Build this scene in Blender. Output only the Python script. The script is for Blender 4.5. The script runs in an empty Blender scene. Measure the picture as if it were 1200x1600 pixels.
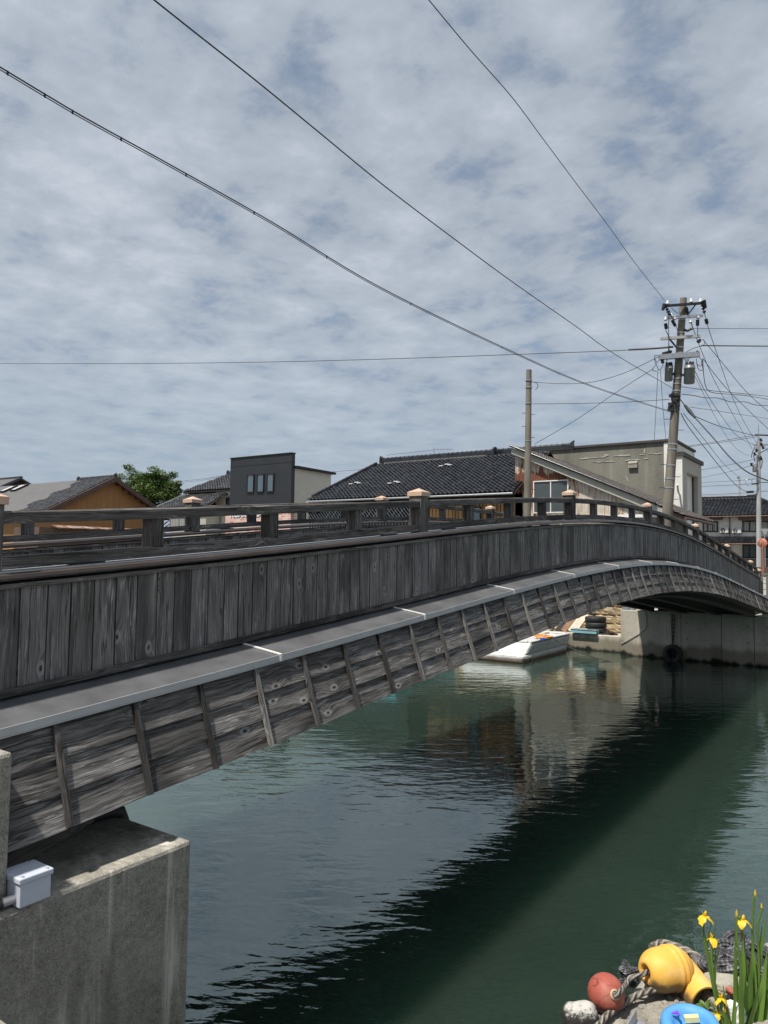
import bpy, math, random
import numpy as np
from mathutils import Vector, Matrix, noise as mn
random.seed(7)
R = random.random
def U(a, b): return a + (b - a) * R()
scene = bpy.context.scene
COL = scene.collection

# ------------------------------------------------------------------ camera (world: +Y along the bridge, +X towards the viewer's side, water z = 0)
F, TH, PIT, ROL = 1150.0, math.radians(34.7), math.atan(70 / 1150), 0.013
CAM = Vector((3.76, -6.03, 3.45))
_d = Vector((-math.sin(TH), math.cos(TH), 0)); _r0 = Vector((math.cos(TH), math.sin(TH), 0)); _z = Vector((0, 0, 1))
_fw = _d * math.cos(PIT) + _z * math.sin(PIT); _u0 = _z * math.cos(PIT) - _d * math.sin(PIT)
_r = _r0 * math.cos(ROL) + _u0 * math.sin(ROL); _u = _u0 * math.cos(ROL) - _r0 * math.sin(ROL)
def ray(x, y): return _fw + _r * ((x - 600) / F) + _u * ((800 - y) / F)
def on(x, y, ax, v):                       # surveyed point: sight line met with the real plane it lies on
    q = ray(x, y); return CAM + q * ((v - CAM[ax]) / q[ax])
def at(x, y, t): return CAM + ray(x, y) * t
cam_d = bpy.data.cameras.new('camera'); cam = bpy.data.objects.new('camera', cam_d); COL.objects.link(cam)
cam_d.sensor_fit = 'HORIZONTAL'; cam_d.sensor_width = 36; cam_d.lens = 36 * F / 1200
cam_d.clip_start = 0.05; cam_d.clip_end = 5000
M = Matrix((_r, _u, -_fw)).transposed().to_4x4(); M.translation = CAM
cam.matrix_world = M
scene.camera = cam

# ------------------------------------------------------------------ materials
class NT:
    def __init__(s, name):
        s.m = bpy.data.materials.new(name); s.m.use_nodes = True; s.t = s.m.node_tree
        s.p = s.t.nodes['Principled BSDF']
    def n(s, typ, ins=None, **kw):
        nd = s.t.nodes.new(typ)
        for k, v in kw.items(): setattr(nd, k, v)
        for k, v in (ins or {}).items(): s.set(nd.inputs[k], v)
        return nd
    def set(s, sock, v):
        if hasattr(v, 'is_output') or isinstance(v, bpy.types.NodeSocket): s.t.links.new(v, sock)
        elif isinstance(v, (tuple, list)) and len(v) == 3 and sock.type == 'RGBA': sock.default_value = (*v, 1)
        else: sock.default_value = v
    def P(s, **kw):
        for k, v in kw.items(): s.set(s.p.inputs[k.replace('_', ' ')], v)
    def obj(s): return s.n('ShaderNodeTexCoord').outputs['Object']
    def geo(s): return s.n('ShaderNodeNewGeometry').outputs['Position']
    def uv(s): return s.n('ShaderNodeTexCoord').outputs['UV']
    def map(s, v, scale=(1, 1, 1), loc=(0, 0, 0), rot=(0, 0, 0)):
        return s.n('ShaderNodeMapping', {'Vector': v, 'Scale': scale, 'Location': loc, 'Rotation': rot}).outputs[0]
    def noise(s, v, scale, detail=4, rough=0.55, dist=0.0, col=False):
        return s.n('ShaderNodeTexNoise', {'Vector': v, 'Scale': scale, 'Detail': detail, 'Roughness': rough, 'Distortion': dist}).outputs[1 if col else 0]
    def vor(s, v, scale, feature='F1', rand=1.0, out='Distance'):
        return s.n('ShaderNodeTexVoronoi', {'Vector': v, 'Scale': scale, 'Randomness': rand}, feature=feature).outputs[out]
    def math(s, op, a, b=0.0, c=None):
        i = {0: a, 1: b}
        if c is not None: i[2] = c
        return s.n('ShaderNodeMath', i, operation=op).outputs[0]
    def ramp(s, fac, stops, interp='LINEAR'):
        nd = s.n('ShaderNodeValToRGB', {'Fac': fac}); cr = nd.color_ramp; cr.interpolation = interp
        while len(cr.elements) < len(stops): cr.elements.new(0.5)
        for e, (p, c) in zip(cr.elements, stops):
            e.position = p; e.color = (c, c, c, 1) if not isinstance(c, (tuple, list)) else (*c, 1)
        return nd.outputs[0]
    def step(s, v, a, b): return s.n('ShaderNodeMapRange', {0: v, 1: a, 2: b, 3: 0.0, 4: 1.0}, interpolation_type='SMOOTHSTEP').outputs[0]
    def mix(s, f, a, b, mode='MIX'):
        nd = s.n('ShaderNodeMix', None, data_type='RGBA', blend_type=mode)
        s.set(nd.inputs[0], f); s.set(nd.inputs[6], a); s.set(nd.inputs[7], b); return nd.outputs[2]
    def bump(s, h, strength=0.5, dist=0.01, nrm=None):
        nd = s.n('ShaderNodeBump', {'Height': h, 'Strength': strength, 'Distance': dist})
        if nrm is not None: s.set(nd.inputs['Normal'], nrm)
        s.t.links.new(nd.outputs[0], s.p.inputs['Normal']); return nd.outputs[0]
    def tone(s): return s.n('ShaderNodeVertexColor', None, layer_name='tone').outputs[0]
    def sep(s, v):
        o = s.n('ShaderNodeSeparateXYZ', {0: v}).outputs; return o[0], o[1], o[2]
    def comb(s, x, y, z): return s.n('ShaderNodeCombineXYZ', {0: x, 1: y, 2: z}).outputs[0]

def m_plain(name, col, rough=0.6, metal=0.0, var=0.18, sc=6.0, bump=0.0, spec=0.5):
    k = NT(name); v = k.geo(); n = k.noise(v, sc, 5, .6)
    lo = tuple(c * (1 - var) for c in col); hi = tuple(min(1, c * (1 + var)) for c in col)
    k.P(Base_Color=k.ramp(n, [(.3, lo), (.7, hi)]), Roughness=rough, Metallic=metal, Specular_IOR_Level=spec)
    if bump: k.bump(k.noise(v, sc * 8, 4), bump, .01)
    return k.m

def m_wood(name, dark, mid, light, wear=0.5, knots=1.0, vs=26.0, knot_uv=(3.6, 6.5)):
    k = NT(name); uv = k.uv(); x, y, _ = k.sep(uv)
    kv = k.comb(k.math('MULTIPLY', x, knot_uv[0]), k.math('MULTIPLY', y, knot_uv[1]), 0)
    kd = k.n('ShaderNodeTexVoronoi', {'Vector': kv, 'Scale': 1.0, 'Randomness': .9}, voronoi_dimensions='2D')
    d = kd.outputs['Distance']; rc = k.sep(kd.outputs['Color'])[0]
    has = k.step(k.math('ADD', rc, k.math('MULTIPLY', k.math('SUBTRACT', k.noise(uv, .9, 1), .5), .5)), .81, .83)                                  # only some cells carry a knot
    bulge = k.math('MULTIPLY', k.math('MULTIPLY', k.step(d, .42, 0.0), has), .035)
    wob = k.math('MULTIPLY', k.math('SUBTRACT', k.noise(k.comb(k.math('MULTIPLY', x, 2.2), k.math('MULTIPLY', y, 6), 0), 1, 3), .5), .05)
    yy = k.math('ADD', k.math('ADD', y, wob), bulge)
    g = k.noise(k.comb(k.math('MULTIPLY', x, 1.3), k.math('MULTIPLY', yy, vs), 0), 1.0, 7, .62, .6)
    f = k.noise(k.comb(k.math('MULTIPLY', x, 5), k.math('MULTIPLY', yy, vs * 7), 0), 1.0, 4, .6)
    gf = k.noise(k.comb(k.math('MULTIPLY', x, 4), k.math('MULTIPLY', yy, vs * 3.2), 5), 1.0, 5, .7)
    w = k.noise(k.comb(k.math('MULTIPLY', x, 3.0), k.math('MULTIPLY', y, 9), 3.3), 1.0, 5, .65)
    w2 = k.noise(k.comb(k.math('MULTIPLY', x, .9), k.math('MULTIPLY', y, 2), 9), 1.0, 3, .5)
    gg = k.math('ADD', k.math('MULTIPLY', g, .5), k.math('MULTIPLY', f, .5))
    base = k.ramp(gg, [(.36, dark), (.50, mid), (.63, light)])
    ck = k.noise(k.comb(k.math('MULTIPLY', x, .55), k.math('MULTIPLY', yy, vs * .8), 11), 1.0, 4, .5, .4)
    base = k.mix(k.math('MULTIPLY', k.step(k.math('ABSOLUTE', k.math('SUBTRACT', ck, .5)), .020, .004), .75), base, tuple(c * .4 for c in dark))
    scuff = k.math('MULTIPLY', k.step(k.math('ADD', k.math('MULTIPLY', w, .45), k.math('MULTIPLY', gf, .9)), .735, .82), wear)
    base = k.mix(scuff, base, tuple(min(1, c * 2.1) for c in light))
    base = k.mix(k.math('MULTIPLY', k.step(w2, .52, .33), .7), base, tuple(c * .55 for c in dark))
    halo = k.math('MULTIPLY', k.math('MULTIPLY', k.step(d, .20, .10), has), .45 * knots)
    ring = k.math('MULTIPLY', k.math('MULTIPLY', k.step(k.math('SINE', k.math('MULTIPLY', d, 90)), .2, .9), k.step(d, .3, .12)), k.math('MULTIPLY', has, .28 * knots))
    core = k.math('MULTIPLY', k.math('MULTIPLY', k.step(k.math('ADD', d, k.math('MULTIPLY', k.math('SUBTRACT', gf, .5), .08)), .075, .04), has), .9 * knots)
    base = k.mix(halo, base, tuple(min(1, c * 1.5) for c in light))
    base = k.mix(ring, base, dark); base = k.mix(core, base, tuple(c * .35 for c in dark))
    base = k.mix(1.0, base, k.tone(), 'MULTIPLY')
    k.P(Base_Color=base, Roughness=.82, Specular_IOR_Level=.25)
    k.bump(k.math('ADD', gg, k.math('MULTIPLY', core, -.6)), .55, .006)
    return k.m

def m_concrete(name, lo, hi, stain=.5, algae=False, speck=.5, streak=.4, sc=1.0):
    k = NT(name); v = k.geo(); x, y, z = k.sep(v)
    n1 = k.noise(v, 1.3 * sc, 6, .6); n2 = k.noise(v, 28 * sc, 4, .7); n3 = k.noise(v, 140 * sc, 2, .6)
    c = k.ramp(k.math('ADD', k.math('MULTIPLY', n1, .6), k.math('MULTIPLY', n2, .4)), [(.36, lo), (.64, hi)])
    c = k.mix(k.math('MULTIPLY', k.step(n3, .55, .75), speck), c, tuple(q * .35 for q in lo))
    c = k.mix(k.math('MULTIPLY', k.step(n3, .42, .28), speck * .6), c, tuple(min(1, q * 1.45) for q in hi))
    pit = k.step(k.vor(v, 46 * sc), .16, .06)
    c = k.mix(k.math('MULTIPLY', pit, speck * .8), c, tuple(q * .3 for q in lo))
    sv = k.comb(k.math('MULTIPLY', x, 5.5 * sc), k.math('MULTIPLY', y, 5.5 * sc), k.math('MULTIPLY', z, .55 * sc))
    s1 = k.noise(sv, 1.0, 5, .65, .4)
    c = k.mix(k.math('MULTIPLY', k.step(s1, .52, .70), streak), c, tuple(min(1, q * 1.5) for q in hi))
    s2 = k.noise(k.comb(k.math('MULTIPLY', x, 2.2 * sc), k.math('MULTIPLY', y, 2.2 * sc), k.math('MULTIPLY', z, .35 * sc)), 1.0, 4, .6)
    c = k.mix(k.math('MULTIPLY', k.step(s2, .50, .30), stain), c, tuple(q * .45 for q in lo))
    if algae:
        zz = k.math('ADD', z, k.math('MULTIPLY', k.math('SUBTRACT', k.noise(sv, 1, 3), .5), .5))
        c = k.mix(k.math('MULTIPLY', k.step(zz, .62, .38), .6), c, (.085, .068, .035))
        c = k.mix(k.step(zz, .16, .02), c, (.012, .014, .010))
    k.P(Base_Color=c, Roughness=.9, Specular_IOR_Level=.2)
    k.bump(k.math('SUBTRACT', k.math('ADD', n2, k.math('MULTIPLY', n3, .5)), pit), .5, .008)
    return k.m

def m_tile(name, col, hi, rough=.32):
    k = NT(name); v = k.geo(); t = k.tone()
    n = k.noise(v, 3, 4); n2 = k.noise(v, .4, 3)
    c = k.mix(k.step(n, .35, .7), col, hi); c = k.mix(1.0, c, t, 'MULTIPLY')
    c = k.mix(k.math('MULTIPLY', k.step(n2, .5, .7), .35), c, tuple(q * .6 for q in col))
    k.P(Base_Color=c, Roughness=k.ramp(n, [(.3, rough), (.7, rough + .15)]), Specular_IOR_Level=.6)
    return k.m

MAT = {}
MAT['plank'] = m_wood('weathered_plank', (.060, .0565, .0545), (.158, .150, .145), (.27, .258, .25), wear=.45, knots=1.0)
MAT['rail'] = m_wood('rail_wood', (.036, .033, .030), (.095, .087, .081), (.19, .176, .165), wear=.5, knots=.5)
MAT['skirt'] = m_wood('skirt_wood', (.022, .021, .0205), (.115, .109, .104), (.25, .24, .23), wear=.42, knots=1.0, vs=20, knot_uv=(3.4, 6.5))
MAT['batten'] = m_wood('batten_wood', (.034, .031, .029), (.088, .082, .077), (.19, .18, .17), wear=.45, knots=.2)
MAT['cap'] = m_plain('copper_tan_cap', (.50, .345, .25), .5, 0, .12, 12)
MAT['ledge'] = m_plain('grey_coated_sheet', (.125, .127, .132), .36, .2, .28, 3.5)
MAT['lip'] = m_plain('pale_grey_flashing', (.42, .43, .435), .4, .1, .1, 5)
MAT['white'] = m_plain('white_sealant', (.72, .71, .68), .6, 0, .08, 9)
MAT['brown_metal'] = m_plain('brown_coping_metal', (.075, .058, .05), .42, .3, .2, 5)
MAT['silver'] = m_plain('galvanised_steel', (.42, .43, .45), .4, .7, .12, 8)
MAT['dark'] = m_plain('dark_steel', (.018, .018, .019), .6, .2, .2, 5)
MAT['black'] = m_plain('black_rubber', (.014, .014, .015), .65, 0, .25, 14, .3)
MAT['soffit'] = m_plain('dark_painted_soffit', (.012, .012, .012), .8)
MAT['conc'] = m_concrete('aged_concrete', (.17, .158, .132), (.40, .375, .325), .75, False, .95, .8)
MAT['conc_far'] = m_concrete('abutment_concrete', (.34, .315, .26), (.55, .505, .425), .5, True, .3, .3, .45)
MAT['conc_pale'] = m_concrete('pale_concrete', (.24, .225, .19), (.40, .375, .32), .4, True, .35, .3, .8)
MAT['conc_wall'] = m_concrete('weathered_wall', (.17, .165, .14), (.25, .24, .205), .45, False, .2, .3, .35)
MAT['rubble'] = m_concrete('rubble_concrete', (.19, .175, .145), (.36, .335, .285), .4, False, .8, .25, 2.0)
MAT['render_white'] = m_concrete('white_render', (.62, .61, .58), (.78, .77, .74), .25, False, .05, .15, .4)
MAT['render_grey'] = m_concrete('grey_render', (.36, .35, .31), (.45, .44, .40), .3, False, .05, .15, .4)
MAT['cream'] = m_plain('cream_render', (.60, .57, .49), .8, 0, .05, 2)
MAT['ochre'] = None
def m_clad(name, col):
    k = NT(name); v = k.geo(); x, y, z = k.sep(v); n = k.noise(v, 1.2, 4)
    j = k.step(k.math('ABSOLUTE', k.math('SUBTRACT', k.math('FRACT', k.math('MULTIPLY', z, 2.2)), .5)), .47, .49)
    c = k.ramp(n, [(.3, tuple(q * .85 for q in col)), (.7, tuple(q * 1.15 for q in col))]); c = k.mix(k.math('MULTIPLY', j, .5), c, tuple(q * .4 for q in col))
    k.P(Base_Color=c, Roughness=.5); k.bump(j, -.4, .01); return k.m
MAT['navy_clad'] = m_clad('charcoal_cladding', (.019, .021, .025)) if True else m_plain('charcoal_cladding', (.019, .021, .025), .5, 0, .1, 1.5)
MAT['tile'] = m_tile('black_glazed_tile', (.012, .013, .016), (.030, .032, .038), .22)
MAT['tile_brown'] = m_tile('brown_tile', (.050, .042, .038), (.10, .085, .078), .5)
MAT['tile_grey'] = m_tile('grey_tile', (.022, .022, .025), (.062, .062, .067), .28)
MAT['roof_sheet'] = m_plain('grey_roof_sheet', (.105, .10, .098), .55, .1, .12, 1.2)
MAT['coping'] = m_plain('dark_coping', (.052, .045, .040), .7, 0, .2, 3)
MAT['dwood'] = m_plain('dark_timber', (.020, .015, .012), .8, 0, .4, 3)
MAT['brownwood'] = m_plain('brown_timber', (.11, .07, .055), .75, 0, .25, 3)
MAT['cedar'] = None
MAT['pole'] = m_concrete('concrete_pole', (.15, .135, .112), (.22, .20, .17), .35, False, .1, .3, .6)
MAT['pole_pale'] = m_concrete('pale_pole', (.36, .37, .37), (.46, .47, .47), .2, False, .1, .2, .6)
MAT['porcelain'] = m_plain('white_porcelain', (.62, .62, .60), .25, 0, .1)
MAT['wire'] = m_plain('black_cable', (.018, .018, .02), .5, 0, .1)
MAT['trafo'] = m_plain('grey_transformer', (.17, .18, .185), .45, .2, .2, 3)
MAT['rope_dark'] = None
MAT['glass'] = NT('dark_window_glass').m
_g = MAT['glass'].node_tree.nodes['Principled BSDF']; _g.inputs['Base Color'].default_value = (.07, .10, .125, 1); _g.inputs['Roughness'].default_value = .06; _g.inputs['IOR'].default_value = 2.0
MAT['glass_dull'] = m_plain('dusty_grey_glass', (.065, .078, .082), .25, 0, .15, 2)
MAT['curtain'] = None

def m_ochre():
    k = NT('ochre_board_wall'); v = k.geo(); x, y, z = k.sep(v)
    seam = k.step(k.math('ABSOLUTE', k.math('SUBTRACT', k.math('FRACT', k.math('MULTIPLY', y, .55)), .5)), .486, .496)
    n = k.noise(k.comb(k.math('MULTIPLY', y, 3), 0, k.math('MULTIPLY', z, .5)), 1, 5)
    c = k.ramp(n, [(.3, (.33, .165, .060)), (.7, (.42, .22, .083))])
    c = k.mix(k.math('MULTIPLY', seam, .22), c, (.16, .08, .03))
    k.P(Base_Color=c, Roughness=.75); return k.m
MAT['ochre'] = m_ochre()
def m_cedar():
    k = NT('orange_cedar'); v = k.geo(); t = k.tone()
    n = k.noise(k.map(v, (30, 30, 2)), 1, 5)
    c = k.mix(1.0, k.ramp(n, [(.3, (.42, .21, .085)), (.7, (.66, .38, .17))]), t, 'MULTIPLY')
    k.P(Base_Color=c, Roughness=.7); return k.m
MAT['cedar'] = m_cedar()
def m_curtain():
    k = NT('curtained_window'); v = k.geo(); x, y, z = k.sep(v)
    w = k.math('SINE', k.math('ADD', k.math('MULTIPLY', x, 34), k.math('MULTIPLY', k.noise(v, 2), 6)))
    c = k.ramp(k.math('ADD', k.math('MULTIPLY', w, .5), .5), [(0, (.16, .16, .155)), (1, (.38, .38, .37))])
    k.P(Base_Color=c, Roughness=.5, Coat_Weight=1.0, Coat_Roughness=.05); return k.m
MAT['curtain'] = m_curtain()
def m_rust():
    k = NT('rusty_painted_sheet'); v = k.geo(); x, y, z = k.sep(v)
    sv = k.comb(k.math('MULTIPLY', x, 4.2), 0, k.math('MULTIPLY', z, .75))
    n = k.noise(sv, 1, 6, .7, .5); f = k.noise(k.comb(k.math('MULTIPLY', x, 16), 0, k.math('MULTIPLY', z, 1.6)), 1, 4, .6)
    big = k.noise(k.comb(k.math('MULTIPLY', x, .55), 0, k.math('MULTIPLY', z, .5)), 1, 3, .5)
    # sheets are laid in courses: each loses its paint from the foot of the course upwards
    fz = k.math('FRACT', k.math('MULTIPLY', k.math('SUBTRACT', z, 1.2), .62))
    xb = k.step(x, -8.6, -11.4)
    band = k.math('MULTIPLY', k.math('MULTIPLY', k.step(z, 7.10, 7.22), k.step(z, 7.80, 7.5)), k.step(x, -8.6, -9.2))
    mid = k.math('MULTIPLY', k.step(z, 8.4, 7.7), k.step(z, 5.4, 6.2))
    r = k.math('ADD', k.math('ADD', k.math('SUBTRACT', k.math('MULTIPLY', n, 1.5), .25), k.math('MULTIPLY', f, .42)), k.math('ADD', k.math('MULTIPLY', xb, .06), k.math('MULTIPLY', k.math('MULTIPLY', mid, xb), .08)))
    r = k.math('ADD', k.math('ADD', r, k.math('MULTIPLY', band, .26)), k.math('ADD', k.math('MULTIPLY', k.step(k.math('SUBTRACT', k.math('MULTIPLY', x, -.47), z), -3.2, -2.2), .06), .06))
    rust = k.ramp(f, [(.3, (.095, .030, .015)), (.7, (.22, .078, .037))])
    paint = k.ramp(f, [(.3, (.46, .42, .36)), (.7, (.66, .62, .55))])
    c = k.mix(k.step(r, .90, .97), paint, rust)
    c = k.mix(k.math('MULTIPLY', k.math('MULTIPLY', k.step(r, .74, .88), k.step(r, .95, .90)), .55), c, (.40, .26, .14))
    rib = k.math('SINE', k.math('MULTIPLY', x, 34))
    k.P(Base_Color=c, Roughness=.75); k.bump(rib, .6, .03); return k.m
MAT['rust'] = m_rust()
def m_rust_roof():
    k = NT('rusty_roof_sheet'); v = k.geo(); n = k.noise(v, 1.6, 6, .65)
    k.P(Base_Color=k.ramp(n, [(.35, (.10, .038, .022)), (.5, (.17, .08, .045)), (.62, (.32, .28, .26))]), Roughness=.7); return k.m
MAT['rust_roof'] = m_rust_roof()
def m_brick(name):
    k = NT(name); v = k.geo(); x, y, z = k.sep(v)
    b = k.n('ShaderNodeTexBrick', {'Vector': k.comb(x, z, 0), 'Color1': (.36, .15, .11), 'Color2': (.66, .42, .36), 'Mortar': (.62, .57, .54), 'Scale': 1.0, 'Mortar Size': .018, 'Brick Width': .42, 'Row Height': .16})
    k.P(Base_Color=b.outputs[0], Roughness=.85); return k.m
MAT['brick'] = m_brick('red_brick')
def m_stone():
    k = NT('tan_split_stone'); v = k.geo(); n = k.noise(v, 6, 6, .65); n2 = k.noise(v, 1.4, 4); t = k.tone()
    c = k.ramp(n, [(.3, (.24, .175, .105)), (.55, (.44, .345, .22)), (.75, (.55, .46, .33))])
    c = k.mix(k.math('MULTIPLY', k.step(n2, .5, .7), .4), c, (.16, .125, .08)); c = k.mix(1.0, c, t, 'MULTIPLY')
    k.P(Base_Color=c, Roughness=.9); k.bump(n, 1.0, .05); return k.m
MAT['stone'] = m_stone()
def m_rope(name, a, b):
    k = NT(name); uv = k.uv(); x, y, _ = k.sep(uv)
    if 'braid' in name:
        s1 = k.math('SINE', k.math('ADD', k.math('MULTIPLY', x, 190), k.math('MULTIPLY', y, 6.2832 * 4))); s2 = k.math('SINE', k.math('SUBTRACT', k.math('MULTIPLY', x, 190), k.math('MULTIPLY', y, 6.2832 * 4)))
        tw = k.math('MULTIPLY', s1, s2)
    else:
        tw = k.math('SINE', k.math('ADD', k.math('MULTIPLY', x, 120), k.math('MULTIPLY', y, 6.2832 * 3)))
    n = k.noise(k.geo(), 18, 4, .7)
    f = k.math('ADD', k.math('MULTIPLY', tw, .14), n)
    k.P(Base_Color=k.ramp(f, [(.28, tuple(q * .3 for q in a)), (.5, a), (.8, b)]), Roughness=.9); k.bump(tw, .9, .006); return k.m
MAT['rope_dark'] = m_rope('dark_braided_rope', (.045, .046, .053), (.27, .27, .28))
MAT['rope_grey'] = m_rope('grey_twisted_rope', (.17, .15, .125), (.36, .33, .29))
def m_buoy(name, col, worn, dirt, axis=0, thr=.5, crack=0.0):
    k = NT(name); v = k.obj(); g = k.geo(); n = k.noise(v, 9, 6, .65); n2 = k.noise(v, 60, 3, .7); x, y, z = k.sep(v)
    c = k.ramp(n, [(.3, tuple(q * .9 for q in col)), (.7, col)])
    c = k.mix(k.math('MULTIPLY', k.step(n, thr, thr + .15), .6), c, worn)
    lowd = k.step(k.math('ADD', z, k.math('MULTIPLY', k.math('SUBTRACT', n, .5), .16)), -.004, -.045)
    c = k.mix(k.math('MULTIPLY', lowd, .85), c, dirt)
    c = k.mix(k.math('MULTIPLY', k.step(n2, .66, .74), .55), c, dirt)
    if crack:
        e = k.vor(k.math('ADD', 0, 0) if False else k.mix(.12, v, k.noise(v, 8, 3, .5, 0, True)), 9, 'DISTANCE_TO_EDGE')
        c = k.mix(k.math('MULTIPLY', k.step(e, .02, .006), crack), c, tuple(q * .25 for q in dirt))
    k.P(Base_Color=c, Roughness=.55, Specular_IOR_Level=.35); k.bump(n2, .15, .004); return k.m
MAT['buoy_y'] = m_buoy('faded_yellow_plastic', (.74, .41, .075), (.70, .47, .20), (.10, .075, .05))
MAT['buoy_r'] = m_buoy('cracked_red_plastic', (.34, .082, .058), (.36, .15, .11), (.05, .028, .022), crack=.5)
MAT['blue'] = m_buoy('sky_blue_plastic', (.085, .29, .58), (.16, .38, .64), (.04, .09, .14), thr=.6)
def m_soot():
    k = NT('sooty_white_foam'); v = k.obj(); n = k.noise(v, 55, 5, .8); x, y, z = k.sep(v)
    f = k.math('ADD', k.math('MULTIPLY', z, -6.5), n)
    k.P(Base_Color=k.mix(k.step(f, .14, .36), (.46, .445, .41), (.025, .022, .02)), Roughness=.9); k.bump(n, .6, .01); return k.m
MAT['soot'] = m_soot()
def m_leaf(name, a, b, sss=.25):
    k = NT(name); t = k.tone(); n = k.noise(k.geo(), 3, 3)
    c = k.mix(1.0, k.ramp(n, [(.3, a), (.7, b)]), t, 'MULTIPLY')
    k.P(Base_Color=c, Roughness=.5)
    tr = k.n('ShaderNodeBsdfTranslucent', {'Color': c}); mx = k.n('ShaderNodeMixShader', {0: sss, 1: k.p.outputs[0], 2: tr.outputs[0]})
    k.t.links.new(mx.outputs[0], k.t.nodes['Material Output'].inputs[0]); return k.m
MAT['leaf'] = m_leaf('tree_leaf', (.042, .080, .018), (.10, .155, .035))
MAT['iris_leaf'] = m_leaf('iris_leaf', (.075, .16, .022), (.17, .29, .05))
MAT['iris_petal'] = m_leaf('iris_petal', (.80, .52, .012), (.85, .62, .03), .3)
MAT['bark'] = m_plain('bark', (.05, .038, .028), .9, 0, .3, 8)
MAT['boat'] = None
def m_boat():
    k = NT('white_boat_gelcoat'); v = k.geo(); x, y, z = k.sep(v); n = k.noise(k.map(v, (3, 3, 1)), 1, 6, .7); n2 = k.noise(v, 9, 5, .7)
    c = k.mix(k.math('MULTIPLY', k.step(n2, .46, .68), .6), (.54, .545, .53), (.25, .24, .21))
    zz = k.math('ADD', z, k.math('MULTIPLY', k.math('SUBTRACT', n, .5), .2))
    c = k.mix(k.math('MULTIPLY', k.step(zz, .17, .05), .85), c, (.16, .085, .035))
    k.P(Base_Color=c, Roughness=.45); return k.m
MAT['boat'] = m_boat()
MAT['tray'] = m_plain('pale_turquoise_plastic', (.22, .42, .46), .5, 0, .15, 3)
MAT['turq'] = m_plain('turquoise_paint', (.17, .50, .55), .5, 0, .15, 3)
MAT['orange'] = m_plain('orange_rope', (.62, .24, .03), .7, 0, .25, 20)
MAT['bluerope'] = m_plain('blue_rope', (.04, .10, .42), .7, 0, .25, 20)
MAT['mirror_orange'] = m_plain('faded_orange_paint', (.56, .20, .13), .5, 0, .12, 6)
MAT['pvc'] = m_plain('pale_grey_pvc', (.50, .53, .60), .38, 0, .05, 10)
MAT['pvc_conduit'] = m_plain('grey_conduit', (.34, .34, .35), .4, 0, .1, 10)
MAT['asphalt'] = m_plain('asphalt', (.055, .055, .056), .9, 0, .2, 4, .3)
MAT['soil'] = m_concrete('bank_ground', (.16, .15, .13), (.26, .245, .21), .4, False, .4, .1, 1)
MAT['red_tile'] = m_plain('brick_shard', (.34, .11, .07), .8, 0, .2, 20, .3)
MAT['purple'] = m_plain('purple_plastic', (.20, .05, .52), .4)
MAT['yellowfoam'] = m_plain('pale_yellow_foam', (.66, .58, .26), .7, 0, .1, 12)
MAT['navy'] = m_plain('navy_letter', (.022, .026, .13), .5)
MAT['paper'] = m_plain('white_letter', (.8, .8, .8), .6, 0, .03)
MAT['tan'] = m_plain('tan_board', (.40, .31, .20), .8, 0, .15, 5)
MAT['cardbrown'] = m_plain('brown_board', (.20, .11, .06), .8, 0, .2, 5)
MAT['palewood'] = m_plain('pale_board', (.50, .45, .35), .8, 0, .15, 6)

def m_water():
    k = NT('murky_green_water'); v = k.geo(); x, y, z = k.sep(v)
    def wave(ang, sx, sy, scale, det, dist):
        ca, sa = math.cos(ang), math.sin(ang)
        u_ = k.math('ADD', k.math('MULTIPLY', x, ca * sx), k.math('MULTIPLY', y, sa * sx)); w_ = k.math('ADD', k.math('MULTIPLY', x, -sa * sy), k.math('MULTIPLY', y, ca * sy))
        return k.noise(k.comb(u_, w_, 0), scale, det, .5, dist)
    a = wave(.61, .50, 1.15, 3.2, 2, .35); b = wave(.45, .55, 1.2, 8.0, 3, .3); c = wave(.75, .6, 1.0, .8, 2, .2)
    patch = k.ramp(k.noise(v, .20, 3, .5), [(.36, .30), (.64, 1.0)])
    h = k.math('ADD', k.math('ADD', k.math('MULTIPLY', a, 1.0), k.math('MULTIPLY', b, .30)), k.math('MULTIPLY', c, 1.0))
    h = k.math('MULTIPLY', h, patch)
    m = k.noise(v, .5, 4, .5)
    k.P(Base_Color=k.ramp(m, [(.3, (.017, .031, .0225)), (.7, (.022, .039, .029))]), Roughness=.02, IOR=2.5, Specular_IOR_Level=.5, Specular_Tint=(.82, 1.0, .95, 1))
    k.P(Subsurface_Weight=1.0, Subsurface_Radius=(.25, .42, .34), Subsurface_Scale=3.2); k.p.subsurface_method = 'BURLEY'
    k.bump(h, .5, .027); return k.m
MAT['water'] = m_water()

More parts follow.
